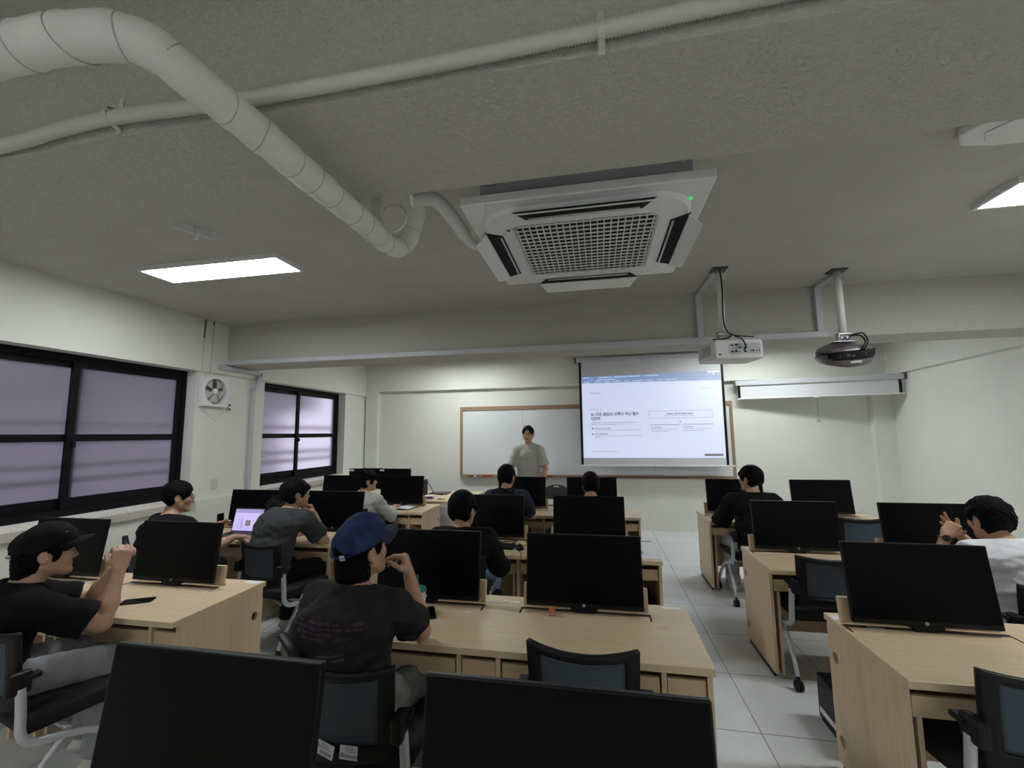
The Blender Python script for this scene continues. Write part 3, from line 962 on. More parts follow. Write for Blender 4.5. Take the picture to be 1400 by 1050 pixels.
def projector_two():
    t = tag(empty('projector', (0, 0, 0)), 'dark rounded projector with an open port bay, hung on a white pole', 'projector')
    px, py = 2.045, 4.10
    projector_pole(t, px, py, 2.47, .030)
    T = Matrix.Translation((2.065, 4.15, 2.308)) @ Matrix.Scale(1.05, 4) @ Matrix.Rotation(math.radians(17), 4, 'X') @ Matrix.Rotation(math.radians(-4), 4, 'Y')
    n = 40
    prof = [(.55, -.100), (.86, -.087), (.98, -.056), (1.0, -.012), (.97, .022), (.88, .048), (.66, .068), (.3, .078)]
    def se(a, e):
        ca, sa = math.cos(a), math.sin(a)
        return math.copysign(abs(ca) ** e, ca), math.copysign(abs(sa) ** e, sa)
    vs, fs = [], []
    for (s, z) in prof:
        for k in range(n):
            x, y = se(2 * PI * k / n, .74)
            vs.append((.196 * s * x, .155 * (s * .55 + .45) * y, z + (.018 * x * x if z < 0 else -.012 * x * x)))
    for i in range(len(prof) - 1):
        for k in range(n):
            fs.append((i * n + k, i * n + (k + 1) % n, (i + 1) * n + (k + 1) % n, (i + 1) * n + k))
    fs.append(tuple(range(n - 1, -1, -1)))
    fs.append(tuple((len(prof) - 1) * n + k for k in range(n)))
    MB().add(vs, fs, True, T).build('body', M_pj2, t)
    rim = []
    for k in range(n // 2 + 1):
        x, y = se(PI + PI * k / (n // 2), .74)
        rim.append((.190 * x, .153 * y, .036 - .016 * x * x))
    MB().tube(rim, .007, 8, mx=T).build('rim', M_black, t)
    def fn(u, v):
        a = PI * (1.20 + .60 * u)
        x, y = se(a, .74)
        z = -.030 + .060 * v
        s = 1.0 - .10 * max(0, v - .5)
        p = T @ V((.194 * s * x, .1575 * y, z))
        return p, T.to_3x3() @ V((0, -1, 0))
    MB().grid(fn, 16, 4, .004, lambda i, j: not (j == 0 and (i < 2 or i > 13))).build('port_bay', M_void, t)
    pr = MB()
    for (x, z, w, h) in ((-.085, .002, .03, .016), (-.045, .006, .028, .024), (-.012, .0, .022, .018), (.07, .006, .028, .02)):
        y = -.160 + (x * x) * 2.0
        pr.box((x - w / 2, y - .005, z - h / 2), (x + w / 2, y, z + h / 2), T)
    pr.build('port', M_dkgrey, t)
    MB().box((-.032, -.161, -.058), (.045, -.155, -.042), T).build('label_plate', M_strap, t)
    cb = MB()
    for dx in (0, .018):
        cb.tube(smooth_path([(px + .03, py - .03, 2.44), (px + .085 + dx, py - .08, 2.43 + dx), (px + .10 + dx, py - .115, 2.37), (px + .06 + dx, py - .125, 2.30)], 6), .006, 8)
    cb.build('cable', M_black, t)
projector_two()
# ------------------------------------------------------------------ desks
DW, DD, DH = 1.805, .645, .72
MONX = (.375, 1.285)           # monitor centres from a desk's left end

def holed_panel(x0, x1, y0, y1, z0, z1, holes, r=.026):
    """an upright panel in the y-z plane with round cable holes"""
    bm = bmesh.new()
    vs = [bm.verts.new((x0, *p)) for p in ((y0, z0), (y1, z0), (y1, z1), (y0, z1))]
    ed = [bm.edges.new((vs[i], vs[(i + 1) % 4])) for i in range(4)]
    for (hy, hz) in holes:
        hv = [bm.verts.new((x0, hy + r * math.cos(2 * PI * k / 20), hz + r * math.sin(2 * PI * k / 20))) for k in range(20)]
        ed += [bm.edges.new((hv[i], hv[(i + 1) % 20])) for i in range(20)]
    bmesh.ops.triangle_fill(bm, edges=ed, use_beauty=True)
    g = bmesh.ops.extrude_face_region(bm, geom=bm.faces[:])
    for v in [e for e in g['geom'] if isinstance(e, bmesh.types.BMVert)]:
        v.co.x = x1
    bmesh.ops.recalc_face_normals(bm, faces=bm.faces[:])
    mb = MB()
    bm.verts.index_update()
    mb.add([v.co.copy() for v in bm.verts], [[v.index for v in f.verts] for f in bm.faces])
    bm.free()
    return mb

def make_desk():
    t = empty('computer_desk')
    # desk top as one solid slab; the slots by the monitors are painted dark
    MB().box((0, 0, DH - .03), (DW, DD, DH)).build('desktop', M_wood, t, bevel=.0025)
    for x0, x1 in ((.004, .024), (DW - .024, DW - .004)):
        holed_panel(x0, x1, .045, DD - .02, .035, DH - .031, ((.565, .535), (.565, .15))).build('side_panel', M_woodv, t)
    for x, s_ in ((.024, 1), (DW - .024, -1)):
        for z in (.535, .15):
            MB().lathe([(.034, 0), (.034, .03), (.0001, .031)], (0, 0, 0), 20, 'X', Matrix.Translation((x, .565, z)) @ Matrix.Scale(s_, 4, (1, 0, 0))).build('hole_shade_backing', M_void, t)  # black backing cup, painted-in shade for the cable hole
    for x0, x1 in ((.006, .022), (DW - .022, DW - .006)):
        MB().box((x0, .09, 0), (x1, DD - .06, .035)).build('plinth', M_black, t)
    MB().box((.024, DD - .10, .12), (DW - .024, DD - .085, DH - .031)).build('back_panel', M_woodv, t)
    dv = (.722, .905, 1.612) # centres of the upright dividers
    for x in dv:
        MB().box((x - .01, .05, .02), (x + .01, DD - .10, DH - .031)).build('divider', M_woodv, t)
    for x in (.064, .685, .945, 1.575):
        MB().box((x - .009, .075, .02), (x + .009, .40, .555)).build('support_board', M_woodv, t)
    z0, z1 = .565, .642
    for a, b in ((.028, .708), (.919, 1.598)):
        MB().box((a + .004, .055, z0), (b - .004, .073, z1)).build('wide_drawer_front', M_woodedge, t, bevel=.002)
        MB().box((a + .01, .073, z0 + .008), (b - .01, .42, z0 + .02)).build('keyboard_shelf', M_woodv, t)
    for a, b in ((.734, .893), (1.624, 1.779)):
        MB().box((a + .002, .06, z0), (b - .002, .078, z1)).build('small_drawer_front', M_woodedge, t, bevel=.002)
        MB().box((a + .002, .078, z0 + .008), (b - .002, .42, z0 + .02)).build('small_shelf', M_woodv, t)
    for cx in MONX:
        # lid flipped up behind the monitor
        mx = Matrix.Translation((cx, .500, DH + .004)) @ Matrix.Rotation(math.radians(-9), 4, 'X')
        MB().rbox((-.331, .022, 0), (.331, .044, .118), .004, mx).build('flip_up_lid', M_woodv, t)
        for s in (-1, 1):
            p = [(cx + s * .329, .415, DH + .0012), (cx + s * .338, .415, DH + .0012), (cx + s * .338, .50, DH + .0012), (cx + s * .329, .50, DH + .0012)]
            MB().prism(p, (0, 0, -.002)).build('lid_slot', M_slot, t)  # dark strip laid on the top, painting the shade of a slot
        MB().box((cx - .329, .474, DH - .0005), (cx + .329, .502, DH + .0012)).build('lid_slot', M_slot, t)
    return t

def make_stickers(t, spec):
    for (nm, x, y, w, d, a, m) in spec:
        mx = Matrix.Translation((x, y, DH + .0006)) @ Matrix.Rotation(math.radians(a), 4, 'Z')
        MB().box((-w / 2, -d / 2, 0), (w / 2, d / 2, .0006), mx).build(nm, m, t)

desk0 = make_desk()
DESKS = {}
YROW = {5: .55, 4: 1.975, 3: 3.465, 2: 5.135}
XBLK = {'L': -3.97, 'C': -1.38, 'R': 1.112}
bt = {'L': 'window-side', 'C': 'middle', 'R': 'right-hand'}
rt = {5: 'nearest the camera, below the frame', 4: 'in the nearest fully seen row', 3: 'in the second row back', 2: 'in the row closest to the front wall'}
first = True
for (b, r) in (('C', 4), ('L', 4), ('R', 4), ('C', 3), ('L', 3), ('R', 3), ('C', 2), ('L', 2), ('R', 2), ('C', 5)):
    d = desk0 if first else copy_tree(desk0)
    first = False
    d.location = (XBLK[b] + (.03 if (b, r) == ('L', 2) else 0), YROW[r] + {('R', 2): -.08, ('R', 4): .04, ('R', 3): -.085, ('L', 3): .08}.get((b, r), 0), 0)
    what = {('C', 4): 'pale wood computer desk under the blue-capped person, with an orange block on it', ('L', 4): 'pale wood computer desk with a phone, front left, holding the black-capped person\'s elbows',
            ('R', 4): 'pale wood computer desk in the lower right corner with two round cable holes',
            ('C', 3): 'pale wood computer desk with keyboard and mouse on it, middle block second row',
            ('L', 3): 'pale wood computer desk with the open laptop, by the windows', ('R', 3): 'pale wood computer desk with an empty chair pushed in, right block second row',
            ('C', 2): 'pale wood computer desk nearest the whiteboard, middle block', ('L', 2): 'pale wood computer desk with an open notebook on it',
            ('R', 2): 'pale wood computer desk of the person in black on the right, nearest the front wall',
            ('C', 5): 'pale wood computer desk under the two big monitors at the bottom edge'}[(b, r)]
    tag(d, what, 'desk', 'computer desks')
    DESKS[(b, r)] = d
# worn paper stickers on the tops
S = 'paper_sticker'
make_stickers(DESKS[('C', 4)], [(S, 1.73, .61, .10, .035, 0, M_paper), (S, .885, .56, .055, .025, 3, M_paper), (S, .835, .565, .03, .02, 30, M_white), (S, .72, .545, .03, .03, 0, M_white), (S, .665, .38, .035, .028, 10, M_white), (S, 1.65, .36, .05, .028, 40, M_woodedge)])
make_stickers(DESKS[('L', 4)], [(S, 1.74, .61, .10, .045, 0, M_paper), (S, .92, .55, .06, .03, 0, M_paper), (S, 1.60, .44, .012, .10, -30, M_white), (S, 1.40, .18, .012, .10, -35, M_white), (S, .62, .42, .012, .09, -30, M_white)])
make_stickers(DESKS[('R', 4)], [(S, .03, .58, .05, .05, 0, M_paper), (S, .15, .48, .07, .035, -15, M_paper), (S, .06, .53, .03, .03, 0, M_white)])
make_stickers(DESKS[('R', 3)], [(S, .045, .57, .07, .035, 0, M_paper), (S, .14, .45, .09, .03, -5, M_paper)])
make_stickers(DESKS[('C', 3)], [(S, 1.73, .60, .11, .03, 0, M_label), (S, 1.60, .30, .40, .50, 0, M_wood)][:1])
# clear/white mat on the right end of the second middle desk
MB().box((1.56, .06, DH), (1.80, .58, DH + .0012)).build('white_sheet', M_paper, DESKS[('C', 3)])

# ------------------------------------------------------------------ monitors
def make_monitor():
    t = empty('computer_monitor')
    T = Matrix.Rotation(math.radians(-8), 4, 'X')
    w, h = .306, .366
    z0 = .022
    MB().rbox((-w, 0, z0), (w, .022, z0 + h), .004, T).build('casing', M_black, t)
    MB().rbox((-.20, .02, z0 + .05), (.20, .05, z0 + .25), .012, T).build('rear_bulge', M_black, t)
    MB().box((-w + .006, -.0012, z0 + .022), (w - .006, .0004, z0 + h - .006), T).build('lcd_panel', M_screenoff, t)
    MB().box((-w + .006, -.0018, z0 + .004), (w - .006, .0002, z0 + .0195), T).build('chin', M_black, t)
    MB().lathe([(.0075, -.003), (.0075, 0)], (0, 0, z0 + .0125), 16, 'Y', T).build('logo', M_silver, t)
    lt = text_mesh('logo', 'hp', .0085, M_black, t, (0, 0, 0), align='CENTER')
    lt.matrix_local = T @ Matrix.Translation((0, -.0034, z0 + .0105)) @ Matrix.Rotation(PI / 2, 4, 'X')
    MB().rbox((-.07, -.004, z0 - .010), (.07, .03, z0 + .002), .004, T).build('stand_neck', M_black, t)
    MB().box((-.05, .004, -.004), (.05, .03, z0), T).build('stand_foot', M_black, t)
    return t

mon0 = make_monitor()
mons = [
    ('C', 4, 0, 'black monitor right in front of the blue-capped person'),
    ('C', 4, 1, 'black monitor with a light streak along its chin, behind the orange block'),
    ('L', 4, 0, 'black monitor behind the black-capped person\'s head'),
    ('L', 4, 1, 'black monitor beyond the phone on the front left desk'),
    ('R', 4, 0, 'black monitor on the lower right desk with round cable holes'),
    ('C', 3, 0, 'black monitor in front of the person in black and jeans'),
    ('C', 3, 1, 'black monitor right behind the one with the light-streaked chin'),
    ('L', 3, 0, 'black monitor standing behind the open laptop'),
    ('L', 3, 1, 'black monitor in front of the person in the faded grey t-shirt'),
    ('R', 3, 0, 'black monitor with a glinting top edge, behind the person in black on the right'),
    ('R', 3, 1, 'black monitor beside the white-shirted person\'s clasped hands'),
    ('C', 2, 0, 'black monitor in front of the presenter\'s waist'),
    ('C', 2, 1, 'black monitor in front of the lowest-sitting head, under the projected slide'),
    ('L', 2, 0, 'black monitor left of the pale-shirted person, under the far window'),
    ('L', 2, 1, 'black monitor directly behind the open notebook'),
    ('R', 2, 0, 'black monitor left of the person in black at the right'),
    ('R', 2, 1, 'black monitor alone before the right front corner, on the desk nearest the front wall'),
    ('C', 5, 0, 'large black monitor at the bottom left, nearest the camera'),
    ('C', 5, 1, 'large black monitor at the bottom centre, nearest the camera'),
]
mx_fix = {('C', 4, 0): -.985, ('C', 4, 1): -.107, ('L', 4, 0): -3.62, ('L', 4, 1): -2.71, ('R', 4, 0): 1.468, ('C', 3, 0): -.985, ('C', 3, 1): -.112,
          ('L', 3, 0): -3.505, ('L', 3, 1): -2.605, ('R', 3, 0): 1.478, ('R', 3, 1): 2.375, ('C', 2, 0): -.99, ('C', 2, 1): -.112,
          ('L', 2, 0): -3.515, ('L', 2, 1): -2.635, ('R', 2, 0): 1.51, ('R', 2, 1): 2.405, ('C', 5, 0): -.975, ('C', 5, 1): -.10}
for i, (b, r, s, lab) in enumerate(mons):
    m = mon0 if i == 0 else copy_tree(mon0)
    d = DESKS[(b, r)]
    m.location = (mx_fix[(b, r, s)], d.location.y + .462, DH + .004)
    if r == 5:
        m.location.y = .955
        m.location.z = DH + .014
    tag(m, lab, 'monitor', 'student monitors')
# lids follow their monitors on the desks whose wells sit off the standard pitch
for (b, r), d in DESKS.items():
    lids = [c for c in d.children if c.name.startswith('flip_up_lid') or c.name.startswith('lid_slot')]
    for c in lids:
        x = np.mean([v.co.x for v in c.data.vertices])
        s = 0 if x < .83 else 1
        if (b, r, s) in mx_fix:
            c.location.x += mx_fix[(b, r, s)] - d.location.x - MONX[s]
        if r == 5:
            c.location.y = -.05

# ------------------------------------------------------------------ chairs
def make_chair(flip=(0, 0)):
    t = empty('mesh_office_chair')
    def back(u, v):
        U = u * 2 - 1
        z = .520 + .302 * v + .018 * U * U * v
        wx = .215 - .012 * (1 - v) - .006 * max(0, (v - .9) * 10) * 0
        y = -.238 - .042 * v - .02 * (1 - v) ** 2 + .048 * U * U
        nx = -2 * .048 * U / .215
        n = V((nx, 1, .13)).normalized()
        return V((wx * U, y, z)), n
    NU, NV = 26, 22
    MB().grid(back, NU, NV, .022, lambda i, j: i < 3 or i >= NU - 3 or j < 4 or j >= NV - 2).build('backrest_frame', M_chairblack, t)
    MB().grid(back, NU, NV, .006, lambda i, j: 3 <= i < NU - 3 and 4 <= j < NV - 2).build('backrest_mesh', M_meshblue, t)
    MB().rbox((-.235, -.21, .425), (.235, .25, .478), .018).build('seat', M_seat, t)
    MB().box((-.21, -.18, .405), (.21, .22, .426)).build('seat_pan', M_chairblack, t)
    MB().tube([(-.24, -.05, .372), (.24, -.05, .372)], .012, 8).build('cross_bar', M_silver, t)
    for k, s in enumerate((-1, 1)):
        j = MB().rbox((s * .232 - .022, -.265, .595), (s * .232 + .022, -.185, .685), .012)
        j.build('arm_joint', M_chairblack, t)
        mx = Matrix.Translation((s * .242, -.215, .66)) @ Matrix.Rotation(flip[k], 4, 'X')
        a = MB()
        a.prism([mx @ V(q) for q in ((0 - .02, 0, -.018), (.02, 0, -.018), (.022, .055, -.012), (-.022, .055, -.012))], mx.to_3x3() @ V((0, 0, .022)))
        a.build('armrest', M_chairblack, t, bevel=.006)
        p = smooth_path([(s * .243, -.218, .62), (s * .248, -.212, .52), (s * .25, -.205, .43), (s * .25, -.17, .385), (s * .25, -.10, .365), (s * .25, .03, .325), (s * .252, .13, .255), (s * .254, .22, .165), (s * .255, .265, .085)], 6)
        MB().tube(p, [.0175] * 26 + [.0155] * (len(p) - 26), 10).build('leg_frame', M_silver, t)
        p2 = smooth_path([(s * .25, -.06, .365), (s * .252, -.13, .27), (s * .255, -.215, .15), (s * .256, -.24, .085)], 5)
        MB().tube(p2, .0135, 10).build('rear_leg', M_silver, t)
        for y in (-.245, .27):
            c = MB()
            for dx in (-.013, .013):
                c.lathe([(.0285, -.009), (.031, -.004), (.031, .004), (.0285, .009)], (s * .256 + dx, y, .031), 18, 'X')
            c.build('caster_wheel', M_blackmat, t)
            MB().rbox((s * .256 - .008, y - .018, .035), (s * .256 + .008, y + .022, .09), .004).build('caster_fork', M_chairblack, t)
    return t

chair0 = make_chair((0, 0))
chairs = [  # seat centre x, back y, yaw, label
    (-2.66, 1.55, -14, 'blue mesh office chair under the black-capped person at the left edge'),
    (-3.40, 2.80, -8, 'blue mesh office chair of the laptop user, one armrest tipped up'),
    (-2.63, 3.07, -12, 'blue mesh office chair behind the person in the faded grey t-shirt'),
    (-2.80, 4.70, -20, 'office chair of the person in the pale linen shirt'),
    (-.955, 1.525, 0, 'blue mesh office chair with two white stickers, under the blue-capped person'),
    (-.095, 1.80, -3, 'empty blue mesh office chair pulled up to the desk, between two big monitors'),
    (-1.00, 2.93, 0, 'office chair of the person in black and blue jeans'),
    (-1.02, 4.52, 0, 'office chair of the person in the dark vest'),
    (-.12, 4.55, 0, 'office chair of the person sitting lowest in the front row'),
    (1.49, 4.70, 3, 'blue mesh office chair under the person in black on the right'),
    (2.40, 4.78, 0, 'empty blue mesh office chair in the right front row, behind the second monitor'),
    (1.462, 3.30, 2, 'empty blue mesh office chair with silver legs, pushed in at the second right-hand desk'),
    (2.36, 2.88, 4, 'blue mesh office chair under the white-shirted person'),
    (1.46, 1.88, 6, 'blue mesh office chair in the lower right corner'),
]
CH = []
for i, (x, y, a, lab) in enumerate(chairs):
    c = chair0 if i == 0 else copy_tree(chair0)
    ca, sa = math.cos(math.radians(a)), math.sin(math.radians(a))
    c.location = (x + sa * -.26, y + ca * .26, 0)
    c.rotation_euler = (0, 0, math.radians(a))
    tag(c, lab, 'chair', 'mesh office chairs')
    CH.append(c)
def tip_arm(c, side, ang):
    arms = sorted([k for k in c.children if k.name.startswith('armrest')], key=lambda o: np.mean([v.co.x for v in o.data.vertices]))
    a = arms[side]
    P = V(((-.242, .242)[side], -.215, .66))
    a.matrix_local = Matrix.Translation(P) @ Matrix.Rotation(math.radians(ang), 4, 'X') @ Matrix.Translation(-P)
def long_arm(c, A, B):
    """an armrest pad flipped up beside the backrest"""
    a = MB().tube([A, tuple(.5 * (p + q) + (0, 0, -.006)[i] for i, (p, q) in enumerate(zip(A, B))), B], [.022, .024, .018], 10, flat=.5)
    a.build('arm_pad', M_chairblack, c)
long_arm(CH[1], (-.17, -.25, .79), (-.275, -.21, .895))
long_arm(CH[4], (-.10, -.262, .800), (-.262, -.215, .905))
# stickers on the near chair back
bx = Matrix.Translation((0, -.262, .566)) @ Matrix.Rotation(math.radians(-8), 4, 'X')
for (x, w, ang, kind) in ((-.022, .085, 8, 0), (.070, .072, -3, 1)):
    q = bx @ Matrix.Translation((x, .0, .0)) @ Matrix.Rotation(math.radians(ang), 4, 'Y') @ Matrix.Rotation(math.radians(-12 if kind == 0 else -6), 4, 'Z')
    s = MB().box((-w / 2, -.016, -.021), (w / 2, -.0152, .021), q).build('inventory_sticker', M_paper, CH[4])
    pr = MB()
    for k in range(11):
        pr.box((-w * .2 + k * .0048, -.0168, -.016), (-w * .2 + k * .0048 + .0028, -.016, -.006), q)
    if kind == 1:
        pr.box((-w * .42, -.0168, -.014), (-w * .24, -.016, -.002), q)
    else:
        pr.box((-w * .42, -.0168, .0), (-w * .30, -.016, .012), q)
    for k in range(3):
        pr.box((-w * .22, -.0168, .002 + k * .006), (w * (.38 - .06 * k), -.016, .0035 + k * .006), q)
    pr.build('sticker_print', M_label, s)

# dark folding chair by the front wall
def folding_chair():
    t = tag(empty('folding_chair', (-.705, 7.25, 0)), 'dark grey folding chair with a slotted backrest, in front of the whiteboard', 'chair')
    pts = []
    for k in range(13):
        a = PI * k / 12
        pts.append((.172 * math.cos(a) * (1 if True else 1), -.03, .755 + .075 * math.sin(a) ** .8))
    outline = [(.172, -.03, .60)] + pts + [(-.172, -.03, .60)]
    bm = bmesh.new()
    vs = [bm.verts.new(p) for p in outline]
    ed = [bm.edges.new((vs[i], vs[(i + 1) % len(vs)])) for i in range(len(vs))]
    hv = [bm.verts.new(p) for p in ((-.05, -.03, .79), (-.035, -.03, .815), (.035, -.03, .815), (.05, -.03, .79))]
    ed += [bm.edges.new((hv[i], hv[(i + 1) % 4])) for i in range(4)]
    bmesh.ops.triangle_fill(bm, edges=ed, use_beauty=True)
    g = bmesh.ops.extrude_face_region(bm, geom=bm.faces[:])
    for v in [e for e in g['geom'] if isinstance(e, bmesh.types.BMVert)]:
        v.co.y += .02
    bmesh.ops.recalc_face_normals(bm, faces=bm.faces[:])
    bm.verts.index_update()
    m = MB().add([v.co.copy() for v in bm.verts], [[v.index for v in f.verts] for f in bm.faces])
    bm.free()
    MC = mat('folding chair grey', (.052, .052, .062), .5)
    m.build('backrest', MC, t)
    MB().rbox((-.19, .0, .43), (.19, .38, .455), .01).build('seat', MC, t)
    for s in (-1, 1):
        MB().tube([(s * .18, -.02, .80), (s * .185, .06, .44), (s * .19, .33, .011)], .011, 8).build('leg', M_dkgrey, t)
        MB().tube([(s * .165, .30, .43), (s * .17, -.10, .011)], .011, 8).build('leg', M_dkgrey, t)
folding_chair()
# ------------------------------------------------------------------ implicit-surface modelling for bodies and cloth
F32 = np.float32

class SDF:
    def __init__(s, lo, hi, h):
        s.h = h
        s.lo = np.array(lo, F32)
        s.n = np.ceil((np.array(hi) - np.array(lo)) / h).astype(int) + 1
        s.D = np.full(s.n, .25, F32)

    def block(s, lo, hi):
        i0 = np.maximum(0, np.floor((np.array(lo) - s.lo) / s.h).astype(int))
        i1 = np.minimum(s.n, np.ceil((np.array(hi) - s.lo) / s.h).astype(int) + 1)
        if (i1 <= i0).any():
            return None
        ax = [(s.lo[a] + s.h * np.arange(i0[a], i1[a], dtype=F32)).astype(F32) for a in range(3)]
        return tuple(slice(i0[a], i1[a]) for a in range(3)), ax[0][:, None, None], ax[1][None, :, None], ax[2][None, None, :]

    def add(s, prim, k=.02):
        f, lo, hi = prim
        m = k + .03
        b = s.block(np.array(lo) - m, np.array(hi) + m)
        if b is None:
            return s
        sl, x, y, z = b
        d = f(x, y, z).astype(F32)
        D = s.D[sl]
        h = np.maximum(k - np.abs(D - d), 0) / max(k, 1e-6)
        s.D[sl] = np.minimum(D, d) - h * h * (k * .25)
        return s

    def cut(s, prim, k=.01):
        f, lo, hi = prim
        m = k + .02
        b = s.block(np.array(lo) - m, np.array(hi) + m)
        if b is None:
            return s
        sl, x, y, z = b
        d = -f(x, y, z).astype(F32)
        D = s.D[sl]
        h = np.maximum(k - np.abs(D - d), 0) / max(k, 1e-6)
        s.D[sl] = np.maximum(D, d) + h * h * (k * .25)
        return s

    def plane(s, p, n):
        """keep the side the normal points away from"""
        n = np.array(n, float); n /= np.linalg.norm(n)
        b = s.block(s.lo, s.lo + s.h * s.n)
        sl, x, y, z = b
        d = (x - p[0]) * n[0] + (y - p[1]) * n[1] + (z - p[2]) * n[2]
        s.D = np.maximum(s.D, d.astype(F32))
        return s

    def warp(s, fn):
        b = s.block(s.lo, s.lo + s.h * s.n)
        sl, x, y, z = b
        near = np.abs(s.D) < .05
        s.D = s.D + np.where(near, fn(x, y, z), 0).astype(F32)
        return s

    def mesh(s):
        D = s.D.copy()
        for a in range(3):
            for e in (0, -1):
                ix = [slice(None)] * 3
                ix[a] = e
                D[tuple(ix)] = np.maximum(D[tuple(ix)], .001)
        I = D < 0
        c = np.zeros(np.array(D.shape) - 1, np.uint8)
        nx, ny, nz = c.shape
        offs = [(i, j, k) for i in (0, 1) for j in (0, 1) for k in (0, 1)]
        for (i, j, k) in offs:
            c += I[i:i + nx, j:j + ny, k:k + nz]
        cells = np.argwhere((c > 0) & (c < 8))
        idx = np.full(c.shape, -1, np.int32)
        idx[tuple(cells.T)] = np.arange(len(cells))
        val = {o: D[cells[:, 0] + o[0], cells[:, 1] + o[1], cells[:, 2] + o[2]] for o in offs}
        acc = np.zeros((len(cells), 3)); cnt = np.zeros(len(cells))
        for o in offs:
            for a in range(3):
                if o[a] == 0:
                    p = list(o); p[a] = 1; p = tuple(p)
                    va, vb = val[o], val[p]
                    m = (va < 0) != (vb < 0)
                    t = np.where(m, va / np.where(m, va - vb, 1), 0)
                    q = np.tile(np.array(o, float), (len(cells), 1))
                    q[:, a] += t
                    acc[m] += q[m]; cnt[m] += 1
        verts = (cells + acc / cnt[:, None]) * s.h + s.lo
        quads = []
        for a in range(3):
            b1, b2 = (a + 1) % 3, (a + 2) % 3
            sl0 = [slice(None)] * 3; sl1 = [slice(None)] * 3
            sl0[a] = slice(0, -1); sl1[a] = slice(1, None)
            A, B = I[tuple(sl0)], I[tuple(sl1)]
            e = np.argwhere(A != B)
            ok = (e[:, b1] > 0) & (e[:, b2] > 0) & (e[:, b1] < D.shape[b1] - 1) & (e[:, b2] < D.shape[b2] - 1)
            e = e[ok]
            ins = A[tuple(e.T)]
            def g(d1, d2):
                q = e.copy(); q[:, b1] -= d1; q[:, b2] -= d2
                return idx[tuple(q.T)]
            q = np.stack([g(1, 1), g(0, 1), g(0, 0), g(1, 0)], 1)
            q[~ins] = q[~ins][:, ::-1]
            quads.append(q)
        return verts, np.concatenate(quads)

def sdf_object(name, s, m, parent=None, T=None, relax=1):
    v, q = s.mesh()
    if T is not None:
        R = np.array(T.to_3x3()); t = np.array(T.to_translation())
        v = v @ R.T + t
    for _ in range(relax):
        a = np.zeros_like(v); n = np.zeros(len(v))
        for i in range(4):
            np.add.at(a, q[:, i], v[q[:, (i + 1) % 4]] + v[q[:, i - 1]])
            np.add.at(n, q[:, i], 2)
        v = v * .5 + .5 * a / n[:, None]
    me = bpy.data.meshes.new(name)
    me.vertices.add(len(v)); me.vertices.foreach_set('co', v.astype(F32).ravel())
    me.loops.add(len(q) * 4); me.loops.foreach_set('vertex_index', q.astype(np.int32).ravel())
    me.polygons.add(len(q)); me.polygons.foreach_set('loop_start', np.arange(0, len(q) * 4, 4, dtype=np.int32))
    me.update(calc_edges=True)
    me.validate()
    me.polygons.foreach_set('use_smooth', np.ones(len(me.polygons), bool))
    me.materials.append(m)
    o = bpy.data.objects.new(name, me)
    COL.objects.link(o)
    if parent is not None:
        o.parent = parent
    return o

A3 = lambda p: np.array(p, float)

def cone(a, b, ra, rb):
    a, b = A3(a), A3(b)
    d = b - a
    L2 = max(d @ d, 1e-9)
    def f(x, y, z):
        px, py, pz = x - a[0], y - a[1], z - a[2]
        h = np.clip((px * d[0] + py * d[1] + pz * d[2]) / L2, 0, 1)
        return np.sqrt((px - h * d[0]) ** 2 + (py - h * d[1]) ** 2 + (pz - h * d[2]) ** 2) - (ra + (rb - ra) * h)
    r = max(ra, rb)
    return f, np.minimum(a, b) - r, np.maximum(a, b) + r

def ecap(a, b, sa, sb, side):
    """elliptic capsule: (half width along side, half depth) at either end"""
    a, b, side = A3(a), A3(b), A3(side)
    d = b - a
    L = np.linalg.norm(d); u = d / L
    side = side - u * (side @ u); side /= np.linalg.norm(side)
    w = np.cross(u, side)
    def f(x, y, z):
        px, py, pz = x - a[0], y - a[1], z - a[2]
        t = px * u[0] + py * u[1] + pz * u[2]
        h = np.clip(t / L, 0, 1)
        e = t - h * L
        q1 = px * side[0] + py * side[1] + pz * side[2]
        q2 = px * w[0] + py * w[1] + pz * w[2]
        wa = sa[0] + (sb[0] - sa[0]) * h
        wb = sa[1] + (sb[1] - sa[1]) * h
        mn = np.minimum(wa, wb)
        return (np.sqrt((q1 / wa) ** 2 + (q2 / wb) ** 2 + (e / mn) ** 2) - 1) * mn
    r = max(*sa, *sb)
    return f, np.minimum(a, b) - r, np.maximum(a, b) + r

def ell(c, r, R=None):
    c, r = A3(c), A3(r)
    R = np.eye(3) if R is None else np.array(R)
    def f(x, y, z):
        px, py, pz = x - c[0], y - c[1], z - c[2]
        q = [(px * R[0, i] + py * R[1, i] + pz * R[2, i]) for i in range(3)]
        k0 = np.sqrt(sum((q[i] / r[i]) ** 2 for i in range(3)))
        k1 = np.sqrt(sum((q[i] / r[i] ** 2) ** 2 for i in range(3))) + 1e-6
        return k0 * (k0 - 1) / k1
    m = r.max()
    return f, c - m, c + m

def rot(axis, deg):
    return np.array(Matrix.Rotation(math.radians(deg), 3, axis))

def ik(S, W, l1, l2, pole):
    S, W, pole = A3(S), A3(W), A3(pole)
    d = W - S
    L = np.linalg.norm(d)
    if L > (l1 + l2) * .995:
        W = S + d / L * (l1 + l2) * .995
        d = W - S; L = np.linalg.norm(d)
    u = d / L
    x = (l1 * l1 - l2 * l2 + L * L) / (2 * L)
    hgt = math.sqrt(max(l1 * l1 - x * x, 1e-6))
    p = pole - S
    p = p - u * (p @ u); p /= np.linalg.norm(p)
    return S + u * x + p * hgt, W

def unit(v):
    v = A3(v)
    return v / np.linalg.norm(v)

